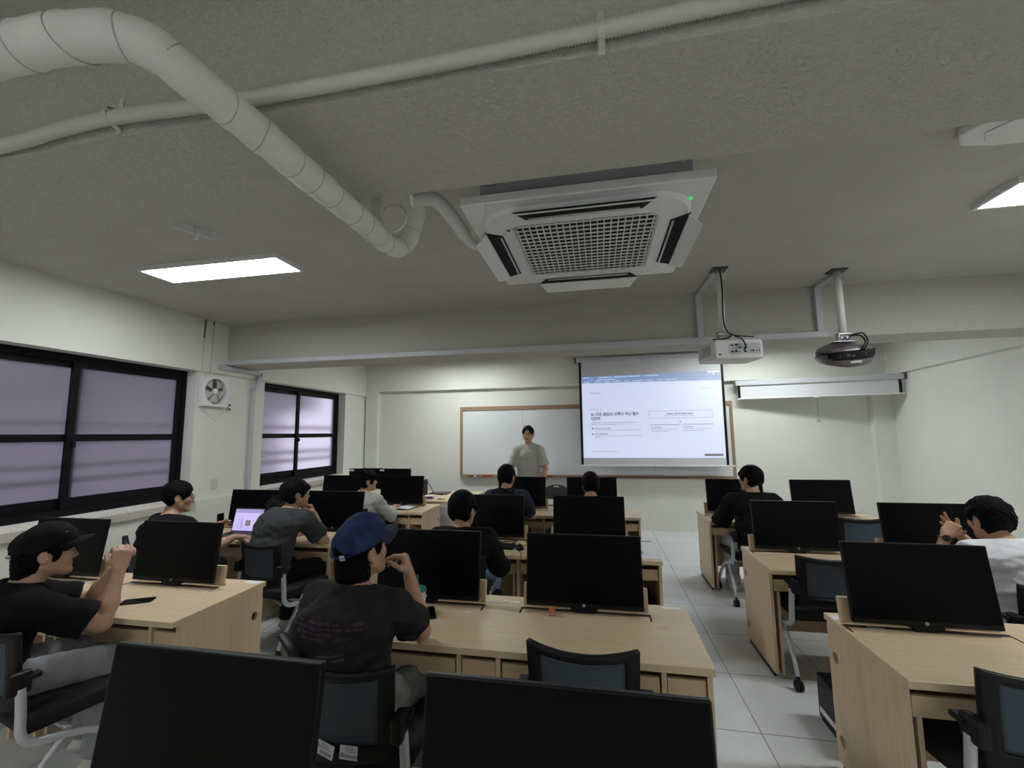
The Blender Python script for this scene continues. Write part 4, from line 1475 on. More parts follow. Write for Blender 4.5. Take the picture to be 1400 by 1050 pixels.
def hand_prims(W, d, n, side, curls, thumb=(.5, .5), spread=.06, sc=1.0):
    """palm, four fingers and a thumb. d: towards the fingers, n: the way the palm faces, side: +1 if thumb lies along d x n"""
    d = unit(d); n = unit(A3(n) - d * (A3(n) @ d))
    s = np.cross(d, n) * side
    out = []
    W = A3(W)
    kn = []
    for i in range(4):
        o = (.028, .0095, -.0095, -.027)[i] * sc
        L = (.086, .090, .086, .078)[i] * sc
        k = W + d * L + s * o - n * (.004 if i in (0, 3) else -.0) * 0
        kn.append(k)
        out.append((cone(W + s * o * .62 + d * .012, k, .0165 * sc, .0128 * sc), .012))
    out.append((cone(W + s * .020 * sc + d * .02, W + s * .030 * sc + d * .05 + n * .008, .016 * sc, .014 * sc), .012))
    out.append((cone(W - s * .020 * sc + d * .02, W - s * .024 * sc + d * .055 + n * .006, .015 * sc, .013 * sc), .012))
    lens = ((.043, .026, .021), (.047, .030, .022), (.044, .028, .022), (.034, .021, .019))
    for i in range(4):
        dd = d + s * spread * (1.5 - i)
        p = kn[i]
        c = curls[i] if isinstance(curls[0], (tuple, list)) else curls
        ang = 0
        for j in range(3):
            ang += c[j]
            v = unit(dd) * math.cos(ang) + n * math.sin(ang)
            q = p + v * lens[i][j] * sc
            r0 = (.0100, .0090, .0082)[j] * sc
            r1 = (.0090, .0082, .0070)[j] * sc
            if i == 3:
                r0 *= .88; r1 *= .88
            out.append((cone(p, q, r0, r1), .004))
            p = q
    # thumb from the side of the palm near its base
    b = W + s * .026 * sc + d * .026
    v1 = unit(s * .8 + d * .7 + n * thumb[0])
    p1 = b + v1 * .036 * sc
    v2 = unit(d * .9 + s * (.35 - .5 * thumb[1]) + n * (thumb[0] + .25))
    p2 = p1 + v2 * .032 * sc
    v3 = unit(d * .9 + s * (.1 - .9 * thumb[1]) + n * (thumb[0] + .3))
    p3 = p2 + v3 * .026 * sc
    out.append((cone(b, p1, .0155 * sc, .0125 * sc), .010))
    out.append((cone(p1, p2, .0118 * sc, .0105 * sc), .005))
    out.append((cone(p2, p3, .0105 * sc, .0085 * sc), .004))
    return out

def noise3(x, y, z, f, ph=0.0):
    return (np.sin(x * f + 1.7 * np.sin(y * f * .7 + ph) + ph) * np.sin(y * f * 1.13 + 1.3 * np.sin(z * f * .8 + ph * 2)) +
            np.sin(z * f * .93 + 1.5 * np.sin(x * f * .6 + ph * 3) + y * f * .31))

def person(label, loc, yaw, P):
    """P: pose and clothing. Everything is modelled in the person's own frame: x to their right, y forward."""
    t = tag(empty('person', (loc[0], loc[1], 0), yaw), label, 'person')
    ca, sa = math.cos(math.radians(yaw)), math.sin(math.radians(yaw))
    def loc_of(w):
        x, y = w[0] - loc[0], w[1] - loc[1]
        return np.array([ca * x + sa * y, -sa * x + ca * y, w[2]])
    h = P.get('h', .006)
    sit = P.get('sit', True)
    lean = math.radians(P.get('lean', 8))
    bend = math.radians(P.get('side', 0))
    sw = P.get('shoulder', .175)
    zp = P.get('zp', .545 if sit else .965)
    TL = P.get('torso', .49)
    pel = np.array([0, 0, zp])
    def up(a):
        return np.array([math.sin(bend), math.sin(a), math.cos(a)])
    wst = pel + up(lean * .5) * TL * .36
    cst = wst + up(lean) * TL * .36
    nb = cst + up(lean * 1.3 + P.get('hunch', .12)) * TL * .28
    hy = math.radians(P.get('head_yaw', 0)) - math.radians(yaw)     # head yaw given in the room
    hp = math.radians(P.get('head_pitch', 0))
    hr = math.radians(P.get('head_roll', 0))
    Rh = np.array((Matrix.Rotation(hy, 3, 'Z') @ Matrix.Rotation(hp, 3, 'X') @ Matrix.Rotation(hr, 3, 'Y')))
    nf = P.get('neck_fwd', .035)
    hc = nb + np.array([math.sin(bend) * .15, nf + math.sin(lean) * .05, P.get('neck', .175)])
    if 'head_at' in P:
        hc = loc_of(P['head_at'])
    H = lambda p: hc + Rh @ A3(p)
    shs = []
    fwd = P.get('sh_fwd', .02)
    for s in (-1, 1):
        shs.append(nb + np.array([s * sw, fwd, -.065 + P.get('shrug', (0, 0))[0 if s < 0 else 1]]))
    l1, l2 = P.get('arm', (.285, .255))
    arms = []
    for k, s in enumerate((-1, 1)):
        W = loc_of(P['wrist'][k])
        E, W = ik(shs[k], W, l1, l2, loc_of(P['elbow'][k]))
        arms.append((shs[k], E, W))
    hips = [pel + np.array([s * .085, 0, -.01]) for s in (-1, 1)]
    legs = []
    for k, s in enumerate((-1, 1)):
        if sit:
            kn = np.array([s * P.get('knee_out', .13), .43, .515])
            an = np.array([s * .12, .43 + P.get('foot', (0, 0))[k], .085])
        else:
            kn = np.array([s * .095, .02, .50]); an = np.array([s * .10, -.01, .085])
        legs.append((hips[k], kn, an))
    X = np.array([1., 0, 0])
    allp = [pel, nb, hc] + [p for a in arms for p in a] + [p for l in legs for p in l]
    lo = np.min(allp, 0) - .22; hi = np.max(allp, 0) + .24
    lo[2] = max(lo[2], .0)
    # ---- body
    B = SDF(lo, hi, h)
    wsc = P.get('girth', 1.0)
    B.add(ecap(pel, wst, (.160 * wsc, .110 * wsc), (.145 * wsc, .105 * wsc), X), .03)
    B.add(ecap(wst, cst, (.145 * wsc, .105 * wsc), (.165 * wsc, .112 * wsc), X), .05)
    B.add(ecap(cst, nb + (0, 0, -.05), (.160 * wsc, .105 * wsc), (.10, .07), X), .05)
    for k, s in enumerate((-1, 1)):
        S, E, W = arms[k]
        B.add(cone(nb + (s * .03, -.01, -.01), S + (0, 0, .02), .052, .045), .04)
        B.add(cone(S, S + (E - S) * .45, .056, .050), .04)
        B.add(cone(S + (E - S) * .45, E, .049, .040), .03)
        B.add(cone(E, E + (W - E) * .35, .040, .041), .02)
        B.add(cone(E + (W - E) * .35, W, .040, .0265), .03)
        hd = P['hand'][k]
        d = unit(rotv(hd[0], -yaw)); n = unit(rotv(hd[1], -yaw))
        for pr, kk in hand_prims(W, d, n, hd[2], hd[3], hd[4] if len(hd) > 4 else (.5, .5), hd[5] if len(hd) > 5 else .05):
            B.add(pr, kk)
        h_, kn, an = legs[k]
        B.add(cone(h_, kn, .080, .055), .04)
        B.add(cone(kn, an, .052, .036), .03)
        B.add(cone(an, an + (0, .16, -.045), .036, .030), .03)
    # neck and head
    B.add(cone(nb + (0, -.01, -.03), H((0, -.018, -.06)), .058, .052), .03)
    B.add(ell(H((0, -.014, .028)), (.076, .096, .090), Rh), .02)
    B.add(ell(H((0, .028, -.035)), (.060, .066, .078), Rh), .03)
    B.add(cone(H((-.054, .0, -.048)), H((-.016, .066, -.098)), .020, .017), .03)
    B.add(cone(H((.054, .0, -.048)), H((.016, .066, -.098)), .020, .017), .03)
    B.add(ell(H((0, .080, -.100)), (.022, .017, .017), Rh), .02)
    for s in (-1, 1):
        B.add(ell(H((s * .040, .058, -.022)), (.027, .028, .030), Rh), .02)
        B.cut(ell(H((s * .031, .101, .004)), (.019, .016, .012), Rh), .014)
        B.add(ell(H((s * .031, .074, .003)), (.0135, .0135, .0135), Rh), .004)
        # ear: rim and bowl
        Re = Rh @ rot('Z', s * -18) @ rot('X', 10)
        B.add(ell(H((s * .080, -.010, -.006)), (.011, .022, .036), Re), .008)
        B.cut(ell(H((s * .093, -.004, -.003)), (.010, .010, .019), Re), .006)
    B.add(cone(H((-.036, .080, .022)), H((.036, .080, .022)), .012, .012), .015)
    B.add(cone(H((0, .090, .012)), H((0, .106, -.030)), .0085, .0125), .012)
    B.add(cone(H((-.012, .095, -.034)), H((.012, .095, -.034)), .0095, .0095), .008)
    B.add(cone(H((-.017, .0885, -.059)), H((.017, .0885, -.059)), .0080, .0080), .006)
    B.add(cone(H((-.015, .088, -.071)), H((.015, .088, -.071)), .0088, .0088), .004)
    body = sdf_object('body', B, P.get('skin', M_skin), t)
    # lips take their own colour
    me = body.data
    me.materials.append(M_lip)
    nv = len(me.polygons)
    cen = np.empty(nv * 3, F32); me.polygons.foreach_get('center', cen); cen = cen.reshape(-1, 3)
    q = (cen - hc) @ Rh
    lip = (np.abs(q[:, 0]) < .021 - .9 * np.abs(q[:, 2] + .066)) & (q[:, 1] > .085) & (q[:, 2] > -.080) & (q[:, 2] < -.054)
    me.polygons.foreach_set('material_index', lip.astype(np.int32))
    # ---- shirt
    ls = P.get('sleeve', .72)
    inf = P.get('loose', .016)
    S_ = SDF(np.minimum(lo, lo), hi, h * 1.15)
    S_.add(ecap(pel + (0, 0, -.02), wst, (.165 * wsc + inf, .118 * wsc + inf), (.150 * wsc + inf * 1.2, .112 * wsc + inf), X), .03)
    S_.add(ecap(wst, cst, (.150 * wsc + inf * 1.2, .112 * wsc + inf), (.168 * wsc + inf, .114 * wsc + inf), X), .05)
    S_.add(ecap(cst, nb + (0, 0, -.05), (.163 * wsc + inf, .107 * wsc + inf), (.10 + inf * .6, .072 + inf * .6), X), .05)
    for k, s in enumerate((-1, 1)):
        Sh, E, W = arms[k]
        S_.add(cone(nb + (s * .03, -.01, -.012), Sh + (0, 0, .018), .054 + inf * .5, .048 + inf), .05)
        if ls <= 1:
            e = Sh + (E - Sh) * (ls + .12)
            u = unit(E - Sh)
            cp = Sh + (E - Sh) * ls
            f, l_, h_ = cone(Sh, e, .058 + inf, .054 + inf * 1.35)
            S_.add(((lambda f, cp, u: (lambda x, y, z: np.maximum(f(x, y, z), (x - cp[0]) * u[0] + (y - cp[1]) * u[1] + (z - cp[2]) * u[2])))(f, cp, u), l_, h_), .025)
        else:
            S_.add(cone(Sh, E, .058 + inf, .050 + inf), .03)
            m = E + (W - E) * (ls - 1)
            u = unit(W - E)
            f, l_, h_ = cone(E, m + u * .02, .049 + inf, .040 + inf * .8)
            S_.add(((lambda f, cp, u: (lambda x, y, z: np.maximum(f(x, y, z), (x - cp[0]) * u[0] + (y - cp[1]) * u[1] + (z - cp[2]) * u[2])))(f, m, u), l_, h_), .03)
    ph = P.get('seed', 1.0)
    wr = P.get('wrinkle', .0032)
    S_.warp(lambda x, y, z: wr * (noise3(x * .55, y * .8, z * 1.25, 34, ph) + .55 * noise3(x, y * .6, z * 1.5, 71, ph + 2)))
    nr = P.get('neckline', .060)
    S_.cut(cone(nb + (0, -.012, -.035), nb + (0, .02, .16), nr, nr + .01), .004)
    S_.plane(nb + (0, -.03, P.get('collar_top', .044)), (0, .25, 1))
    S_.plane(pel + (0, 0, P.get('hem', -.09)), (0, 0, -1))
    shirt = sdf_object('shirt', S_, P['shirt'], t)
    if P.get('collar'):
        c = MB()
        ring = []
        for k in range(19):
            a = math.radians(-70 + 320 * k / 18) 
            ring.append(nb + np.array([.060 * math.sin(a - PI * .5 - .35) , -.004 + .058 * math.cos(a - PI * .5 - .35), .022 + .018 * math.cos(a - PI * .5 - .35 + PI)]))
        c.tube(ring, .014, 8, flat=1.6)
        c.build('collar', P['shirt'], shirt)
    if P.get('vest'):
        Vv = SDF(lo, hi, h * 1.2)
        g = inf + .010
        Vv.add(ecap(pel, wst, (.165 * wsc + g, .118 * wsc + g), (.150 * wsc + g, .112 * wsc + g), X), .03)
        Vv.add(ecap(wst, cst, (.150 * wsc + g, .112 * wsc + g), (.160 * wsc + g, .114 * wsc + g), X), .05)
        Vv.add(ecap(cst, nb + (0, 0, -.04), (.150 * wsc + g, .107 * wsc + g), (.11, .075 + g * .6), X), .05)
        for s in (-1, 1):
            Vv.add(cone(nb + (s * .02, -.01, 0), nb + (s * .12, .0, -.03), .055 + g * .5, .05 + g * .5), .03)
        Vv.cut(cone(nb + (0, -.012, -.035), nb + (0, .02, .16), .058, .07), .004)
        Vv.plane(pel + (0, 0, -.05), (0, 0, -1))
        sdf_object('vest', Vv, P['vest'], t)
    # ---- trousers
    T_ = SDF(lo, hi, h * 1.2)
    pi_ = P.get('pant_loose', .018)
    T_.add(ecap(pel + (0, -.01, -.01), pel + (0, 0, .10), (.160 * wsc + .010, .115 * wsc + .008), (.150 * wsc + .006, .106 * wsc + .006), X), .03)
    for k in range(2):
        h_, kn, an = legs[k]
        T_.add(cone(h_, kn, .085 + pi_ * .5, .060 + pi_), .04)
        T_.add(cone(kn, an + (0, 0, -.01), .058 + pi_, .046 + pi_ * 1.2), .03)
    T_.warp(lambda x, y, z: .004 * noise3(x, y, z, 45, ph + 5))
    T_.plane((0, 0, .075), (0, 0, -1))
    sdf_object('trousers', T_, P['pants'], t)
    # ---- shoes
    for k in range(2):
        an = legs[k][2]
        sh = SDF(an + (-.08, -.12, -.09), an + (.08, .24, .06), .006)
        sh.add(ell(an + (0, .05, -.048), (.046, .135, .042)), .02)
        sh.add(cone(an + (0, -.02, -.03), an + (0, -.01, .02), .042, .040), .02)
        sh.plane(an + (0, 0, -.085 + .004), (0, 0, -1))
        so = sdf_object('shoe', sh, P.get('shoe', M_shoe), t)
    # ---- hair
    st = P.get('hair', {})
    vol = st.get('vol', .016)
    G = SDF(hc - .20, hc + .20, min(h, .005))
    G.add(ell(H((0, -.018, .036)), (.076 + vol, .098 + vol, .088 + vol), Rh), .02)
    G.add(ell(H((0, -.050, -.022)), (.072 + vol * .6, .056 + vol * .7, .070 + st.get('nape', 0)), Rh), .03)
    for s in (-1, 1):
        G.add(ell(H((s * .068, -.002, .022)), (.016 + vol * .4, .048, .046 + st.get('side', 0)), Rh), .02)
    for c, r in st.get('extra', ()):
        G.add(ell(H(c), r, Rh), .02)
    fz = st.get('line', .058)          # height of the hairline over the brow
    G.cut(ell(H((0, .112, fz - .100)), (.070, .074, .100), Rh), .01)
    G.cut(ell(H((0, .075, -.09)), (.09, .075, .075), Rh), .02)
    for s in (-1, 1):
        G.cut(ell(H((s * .100, .002, -.018)), (.036, .042, .044), Rh), .008)
    if not st.get('extra'):
        G.plane(H((0, -.06, -.070)), Rh @ A3((0, -.75, -1)))
    for c, r in st.get('fringe', ()):
        G.add(ell(H(c), r, Rh), .015)
    am = st.get('rough', .0025)
    hf = st.get('freq', 95)
    ic = Rh.T
    def strands(x, y, z):
        px, py, pz = x - hc[0], y - hc[1], z - hc[2]
        qx = px * Rh[0, 0] + py * Rh[1, 0] + pz * Rh[2, 0]
        qy = px * Rh[0, 1] + py * Rh[1, 1] + pz * Rh[2, 1]
        qz = px * Rh[0, 2] + py * Rh[1, 2] + pz * Rh[2, 2]
        az = np.arctan2(qx, qy + .01)
        k = st.get('strand', 1.0)
        return am * (np.sin(az * 26 * k + 4 * np.sin(qz * 60) + ph) + .8 * np.sin(az * 47 * k + 3 * np.sin(qz * 85 + ph)) + st.get('curl', .6) * noise3(qx, qy, qz, hf, ph))
    G.warp(strands)
    hair = sdf_object('hair', G, M_hair, t, relax=0)
    # ---- small face pieces
    if P.get('face', True):
        for s in (-1, 1):
            e = MB().lathe([(.0001, -.0132), (.007, -.0112), (.0115, -.006), (.0132, 0), (.0115, .006), (.007, .0112), (.0001, .0132)], n=14)
            me_ = Matrix([[*Rh[0], 0], [*Rh[1], 0], [*Rh[2], 0], [0, 0, 0, 1]])
            ey = e.build('eye', M_eye, t)
            ey.matrix_local = Matrix.Translation(V(H((s * .031, .0768, .003)))) @ me_
            ir = MB().lathe([(.0001, .0), (.0058, -.0006), (.0058, -.0016)], n=14, axis='Y')
            io = ir.build('iris', M_iris, ey)
            io.matrix_local = Matrix.Translation((s * -.001, .0140, 0))
            b = MB()
            pts = [H((s * x, y, z)) for x, y, z in ((.014, .0925, .021), (.026, .0925, .026), (.038, .087, .027), (.050, .074, .021))]
            b.tube(smooth_path(pts, 4), .0042, 6, flat=1.2)
            b.build('eyebrow', M_brow, t)
    if P.get('glasses'):
        g = MB()
        for s in (-1, 1):
            rim = [H((s * .033 + .025 * math.cos(a), .109 - .010 * abs(math.cos(a)) * (s * math.cos(a) > 0), .001 + .020 * math.sin(a))) for a in [2 * PI * k / 24 for k in range(24)]]
            g.tube(rim, .0016, 6, closed=True)
            g.tube([H((s * .058, .100, .006)), H((s * .080, .05, .010)), H((s * .083, -.01, .012)), H((s * .080, -.03, .0))], .0017, 6)
        g.tube([H((-.008, .110, .004)), H((0, .113, .006)), H((.008, .110, .004))], .0016, 6)
        g.build('eyeglasses', P['glasses'], t)
    cap = P.get('cap')
    if cap:
        cm, bm_ = cap['mat'], cap['brim']
        K = SDF(hc - .2, hc + .2, .004)
        Rk = Rh @ rot('X', cap.get('tilt', 8))
        kc = H((0, -.012, .044))
        K.add(ell(kc, (.097, .122, cap.get('tall', .095)), Rk), .01)
        K.add(ell(kc + Rk @ A3((0, .03, .02)), (.088, .095, cap.get('tall', .095) - .012), Rk), .02)
        nrm = Rk @ A3((0, .0, -1.0))
        K.plane(kc + Rk @ A3((0, 0, -.012)), nrm)
        K.cut(ell(kc + Rk @ A3((0, -.125, -.012)), (.050, .05, .034), Rk), .003)
        def seams(x, y, z):
            px, py, pz = x - kc[0], y - kc[1], z - kc[2]
            qx = px * Rk[0, 0] + py * Rk[1, 0] + pz * Rk[2, 0]
            qy = px * Rk[0, 1] + py * Rk[1, 1] + pz * Rk[2, 1]
            az = np.arctan2(qx, qy)
            return .0022 * np.exp(-(np.sin(az * 3) / .10) ** 2) + .0016 * noise3(px, py, pz, 60, 2.0)
        K.warp(seams)
        co = sdf_object('cap', K, cm, t)
        bb = MB()
        LB = cap.get('brim_len', .072)
        def bf(u, v):
            a = (u - .5) * 2.35
            x0, y0 = .092 * math.sin(a), .112 * math.cos(a)
            ext = LB * max(0.0, math.cos(a * 1.22)) ** .6
            p = A3((x0 * (1 + .03 * v), y0 + ext * v + .006, -.006 - cap.get('droop', .020) * v - .030 * (x0 / .09) ** 2 * v))
            return tuple(kc + Rk @ p), tuple(Rk @ unit((0, .2, 1)))
        bb.grid(bf, 22, 8, .005)
        bb.build('brim', bm_, co)
        stp = MB()
        ar = [kc + Rk @ A3((.101 * math.sin(a), -.012 + .109 * -math.cos(a), -.004 - .012 * math.cos(a * 1.3))) for a in [(-1.05 + 2.1 * k / 14) for k in range(15)]]
        stp.tube(ar, .009, 8, flat=.35)
        stp.build('cap_strap', cm, co)
        a = .42
        bk = MB().rbox((-.012, -.003, -.011), (.012, .003, .011), .002)
        bo = bk.build('buckle', M_silver, co)
        bo.matrix_local = Matrix.Translation(V(kc + Rk @ A3((.101 * math.sin(a), -.012 - .114 * math.cos(a), -.012)))) @ Matrix([[*Rk[0], 0], [*Rk[1], 0], [*Rk[2], 0], [0, 0, 0, 1]]) @ Matrix.Rotation(a, 4, 'Z')
        MB().lathe([(.009, 0), (.008, .005), (.001, .008)], n=12).build('button', cm, co).matrix_local = Matrix.Translation(V(kc + Rk @ A3((0, 0, cap.get('tall', .095) - .004)))) @ Matrix([[*Rk[0], 0], [*Rk[1], 0], [*Rk[2], 0], [0, 0, 0, 1]])
        if cap.get('tab'):
            tb = MB().box((-.0012, -.022, -.003), (.0012, .022, .003))
            to = tb.build('cap_tab', M_paper, co)
            p = kc + Rk @ A3((.064, .072, .052))
            to.matrix_local = Matrix.Translation(V(p)) @ Matrix([[*Rk[0], 0], [*Rk[1], 0], [*Rk[2], 0], [0, 0, 0, 1]]) @ Matrix.Rotation(-.5, 4, 'X') @ Matrix.Rotation(.5, 4, 'Y')
    return t, shirt, dict(hc=hc, H=H, Rh=Rh, nb=nb, arms=arms, loc_of=loc_of, pel=pel)

def rotv(v, deg):
    a = math.radians(deg)
    return np.array([v[0] * math.cos(a) - v[1] * math.sin(a), v[0] * math.sin(a) + v[1] * math.cos(a), v[2]])
# ------------------------------------------------------------------ people
def seat_person(label, head_at, yaw, P):
    P['head_at'] = head_at
    zp = P.setdefault('zp', .545)
    l = math.radians(P.get('lean', 8)); hu = P.setdefault('hunch', .12)
    nf = P.setdefault('neck_fwd', .035)
    ce = .36 * math.cos(l * .5) + .36 * math.cos(l) + .28 * math.cos(1.3 * l + hu)
    TL = (head_at[2] - P.get('neck', .165) - zp) / ce
    P['torso'] = TL
    oy = TL * (.36 * math.sin(l * .5) + .36 * math.sin(l) + .28 * math.sin(1.3 * l + hu)) + nf + .05 * math.sin(l)
    ox = TL * math.sin(math.radians(P.get('side', 0)))
    o = rotv((ox, oy, 0), yaw)
    return person(label, (head_at[0] - o[0], head_at[1] - o[1]), yaw, P)

FLAT = (.18, .22, .15)
REST = ((0, 1, -.08), (0, 0, -1))

# the presenter
A_ = seat_person('standing presenter in a light grey t-shirt facing the class before the whiteboard', (-1.078, 6.75, 1.645), 180, dict(
    sit=False, zp=.965, lean=0, hunch=.06, neck_fwd=.03, neck=.175, shoulder=.172, h=.0055, skin=M_skin, shirt=M_tlight, pants=M_pblack, sleeve=.82, loose=.020, head_yaw=178, head_pitch=-3,
    elbow=((-.69, 6.80, 1.10), (-1.53, 6.80, 1.10)), wrist=((-.875, 6.61, .90), (-1.285, 6.61, .90)),
    hand=(((-.45, -.45, -.75), (-.6, .5, .2), -1, (.35, .4, .3)), ((.45, -.45, -.75), (.6, .5, .2), 1, (.35, .4, .3))),
    hair=dict(vol=.015, line=.092, rough=.0012, fringe=(((-.052, .062, .066), (.020, .018, .026)), ((.050, .064, .068), (.022, .018, .024)))), seed=2.0, neckline=.056, wrinkle=.0010, shrug=(-.016, -.016)))
# persons in the seats, row by row from the camera
A_E = seat_person('person in a blue denim cap and charcoal t-shirt, chin on the right hand', (-1.035, 1.83, 1.160), -4, dict(
    lean=9, hunch=.22, h=.005, skin=M_skin, shirt=M_tchar, pants=M_pwash, collar_top=.040, sleeve=.62, loose=.020, shoulder=.185, girth=1.08, head_yaw=-27, head_pitch=6, neck=.155, neck_fwd=.05,
    elbow=((-1.30, 2.3, .5), (-.78, 2.02, .55)), wrist=((-1.16, 2.16, .757), (-.885, 1.985, 1.015)),
    hand=(((.2, .95, -.05), (0, 0, -1), -1, FLAT), ((-.28, -.02, .95), (-.92, -.22, -.2), 1, ((1.15, .45, .3), (1.3, .5, .35), (1.45, .55, .35), (1.6, .6, .4)), (.6, .3))),
    hair=dict(vol=.012, line=.055, nape=.018, rough=.002, freq=60, extra=(((0, -.078, -.075), (.072, .045, .072)), ((.05, -.05, -.07), (.035, .045, .06)), ((-.05, -.05, -.07), (.035, .045, .06)))),
    cap=dict(mat=M_denim, brim=M_brim, tilt=11, tall=.104, droop=.012, brim_len=.076), seed=3.1, wrinkle=.0042))
A_F = seat_person('person in a black cap and glasses at the left edge with hands clasped', (-2.765, 1.80, 1.085), -26, dict(
    lean=13, hunch=.26, h=.005, skin=M_skin2, shirt=M_tblack, pants=M_pgrey, sleeve=.78, loose=.022, shoulder=.185, girth=1.04, head_yaw=-33, head_pitch=2, neck=.15, neck_fwd=.06, glasses=M_black,
    elbow=((-2.86, 2.15, .5), (-2.40, 1.95, .5)), wrist=((-2.625, 2.06, .965), (-2.535, 1.985, .965)),
    hand=(((.22, .02, .95), (.85, -.35, -.15), -1, ((.9, .8, .5), (1.0, .8, .5), (1.1, .8, .5), (1.2, .8, .5)), (.5, .3)), ((-.10, .12, .95), (-.85, .40, .1), 1, ((1.0, .9, .5), (1.05, .9, .5), (1.1, .9, .5), (1.2, .9, .5)), (.5, .4))),
    hair=dict(vol=.012, line=.05, nape=.010, rough=.0018, extra=(((0, -.080, -.070), (.066, .040, .060)), ((.066, .03, .0), (.014, .022, .036)))),
    cap=dict(mat=M_tblack, brim=M_tblack, tilt=9, tall=.098, tab=True, droop=.010), seed=5.3))
A_G = seat_person('person with glasses in a black t-shirt typing at the open laptop by the window', (-3.535, 3.20, 1.155), -12, dict(
    lean=10, hunch=.18, skin=M_skin2, shirt=M_tblack, pants=M_pblack, sleeve=.75, loose=.020, shoulder=.19, girth=1.08, head_yaw=-42, head_pitch=-8, neck_fwd=.05, glasses=M_dkgrey,
    elbow=((-3.95, 3.3, .6), (-2.85, 3.0, .5)), wrist=((-3.475, 3.50, .800), (-3.235, 3.50, .768)),
    hand=(((.22, .75, .45), (.85, -.25, .1), -1, (.55, .6, .4)), ((.55, .82, -.10), (0, 0, -1), 1, (.22, .35, .2))),
    hair=dict(vol=.016, line=.066, rough=.0012, nape=-.004), seed=7.7))
A_H = seat_person('person in a faded dark grey t-shirt leaning on the desk, hand to the chin', (-2.635, 3.50, 1.150), -12, dict(
    lean=19, hunch=.28, skin=M_skin, shirt=M_tgrey, pants=M_pblack, sleeve=.68, loose=.022, shoulder=.19, girth=1.05, head_yaw=-38, head_pitch=0, neck=.14, neck_fwd=.06,
    elbow=((-3.0, 3.7, .5), (-2.36, 3.78, .55)), wrist=((-2.80, 3.80, .757), (-2.515, 3.60, .960)),
    hand=(((.4, .85, -.05), (0, 0, -1), -1, FLAT), ((-.35, -.12, .9), (-.75, -.5, -.1), 1, ((1.1, 1.1, .6), (1.2, 1.1, .6), (1.25, 1.1, .6), (1.3, 1.1, .6)), (.5, .3))),
    hair=dict(vol=.020, line=.060, rough=.0016, fringe=(((.0, .085, .062), (.055, .026, .020)), ((.03, .092, .052), (.03, .018, .018)))), foot=(-.10, -.06), seed=9.2, shoe=M_shoe))
A_D = seat_person('person in black with light blue jeans seen from behind at the keyboard', (-1.005, 3.20, 1.105), 0, dict(
    lean=10, hunch=.2, skin=M_skin, shirt=M_tblack, pants=M_pjean, sleeve=1.05, loose=.024, shoulder=.185, head_yaw=-16, head_pitch=-2, neck=.15, face=False,
    elbow=((-1.45, 3.2, .55), (-.60, 3.15, .5)), wrist=((-1.10, 3.55, .757), (-.885, 3.55, .757)),
    hand=(((.1, .95, -.05), (0, 0, -1), -1, FLAT), ((-.1, .95, -.05), (0, 0, -1), 1, FLAT)),
    hair=dict(vol=.022, line=.05, rough=.0015, nape=.002), seed=1.9))
A_B = seat_person('person in a dark vest over a navy t-shirt seen from behind, nearest the presenter', (-1.02, 4.86, 1.185), 0, dict(
    lean=8, hunch=.16, h=.007, skin=M_skin, shirt=M_tnavy, vest=M_tblack, pants=M_pblack, sleeve=.78, loose=.020, shoulder=.19, head_yaw=-14, face=False,
    elbow=((-1.45, 4.9, .55), (-.58, 4.85, .5)), wrist=((-1.15, 5.24, .757), (-.88, 5.24, .757)),
    hand=(((.1, .95, -.05), (0, 0, -1), -1, FLAT), ((-.1, .95, -.05), (0, 0, -1), 1, FLAT)),
    hair=dict(vol=.018, line=.05, rough=.0014), seed=4.4))
A_C = seat_person('person sitting low, only the back of a dark-haired head showing over a monitor', (-.11, 4.90, 1.105), 0, dict(
    lean=10, hunch=.2, h=.008, skin=M_skin, shirt=M_tblack, pants=M_pblack, sleeve=.75, head_yaw=10, neck=.15, face=False,
    elbow=((-.5, 4.95, .55), (.3, 4.95, .55)), wrist=((-.25, 5.24, .757), (.03, 5.24, .757)),
    hand=(((.1, .95, -.05), (0, 0, -1), -1, FLAT), ((-.1, .95, -.05), (0, 0, -1), 1, FLAT)),
    hair=dict(vol=.018, line=.05, rough=.0012), seed=6.4))
A_I = seat_person('person with curly black hair in a pale linen shirt looking towards the presenter', (-2.785, 4.99, 1.105), -20, dict(
    lean=7, hunch=.14, h=.006, skin=M_skin2, shirt=M_tshirt, pants=M_pblack, sleeve=1.55, loose=.020, shoulder=.185, head_yaw=-50, head_pitch=2, collar=True, neck=.155,
    elbow=((-3.15, 5.1, .55), (-2.42, 5.0, .5)), wrist=((-2.85, 5.30, .757), (-2.58, 5.32, .757)),
    hand=(((.3, .9, -.05), (0, 0, -1), -1, FLAT), ((.1, .95, -.05), (0, 0, -1), 1, FLAT)),
    hair=dict(vol=.026, line=.055, rough=.0030, freq=120, curl=2.0, strand=.5, fringe=(((.0, .088, .056), (.055, .024, .022)),)), seed=8.8))
A_J = seat_person('person in a black t-shirt at the right block, face turned to the left', (1.475, 4.86, 1.180), 4, dict(
    lean=8, hunch=.16, h=.006, skin=M_skin2, shirt=M_tblack, pants=M_pgrey, sleeve=.98, loose=.028, shoulder=.195, head_yaw=38, head_pitch=-2,
    elbow=((1.08, 4.95, .6), (1.9, 4.95, .6)), wrist=((1.34, 5.18, .757), (1.62, 5.18, .757)),
    hand=(((.2, .9, -.05), (0, 0, -1), -1, FLAT), ((-.2, .95, -.05), (0, 0, -1), 1, FLAT)),
    hair=dict(vol=.020, line=.045, rough=.0008, strand=.6, nape=.0, fringe=(((.0, .082, .048), (.062, .026, .026)),)), seed=2.7))
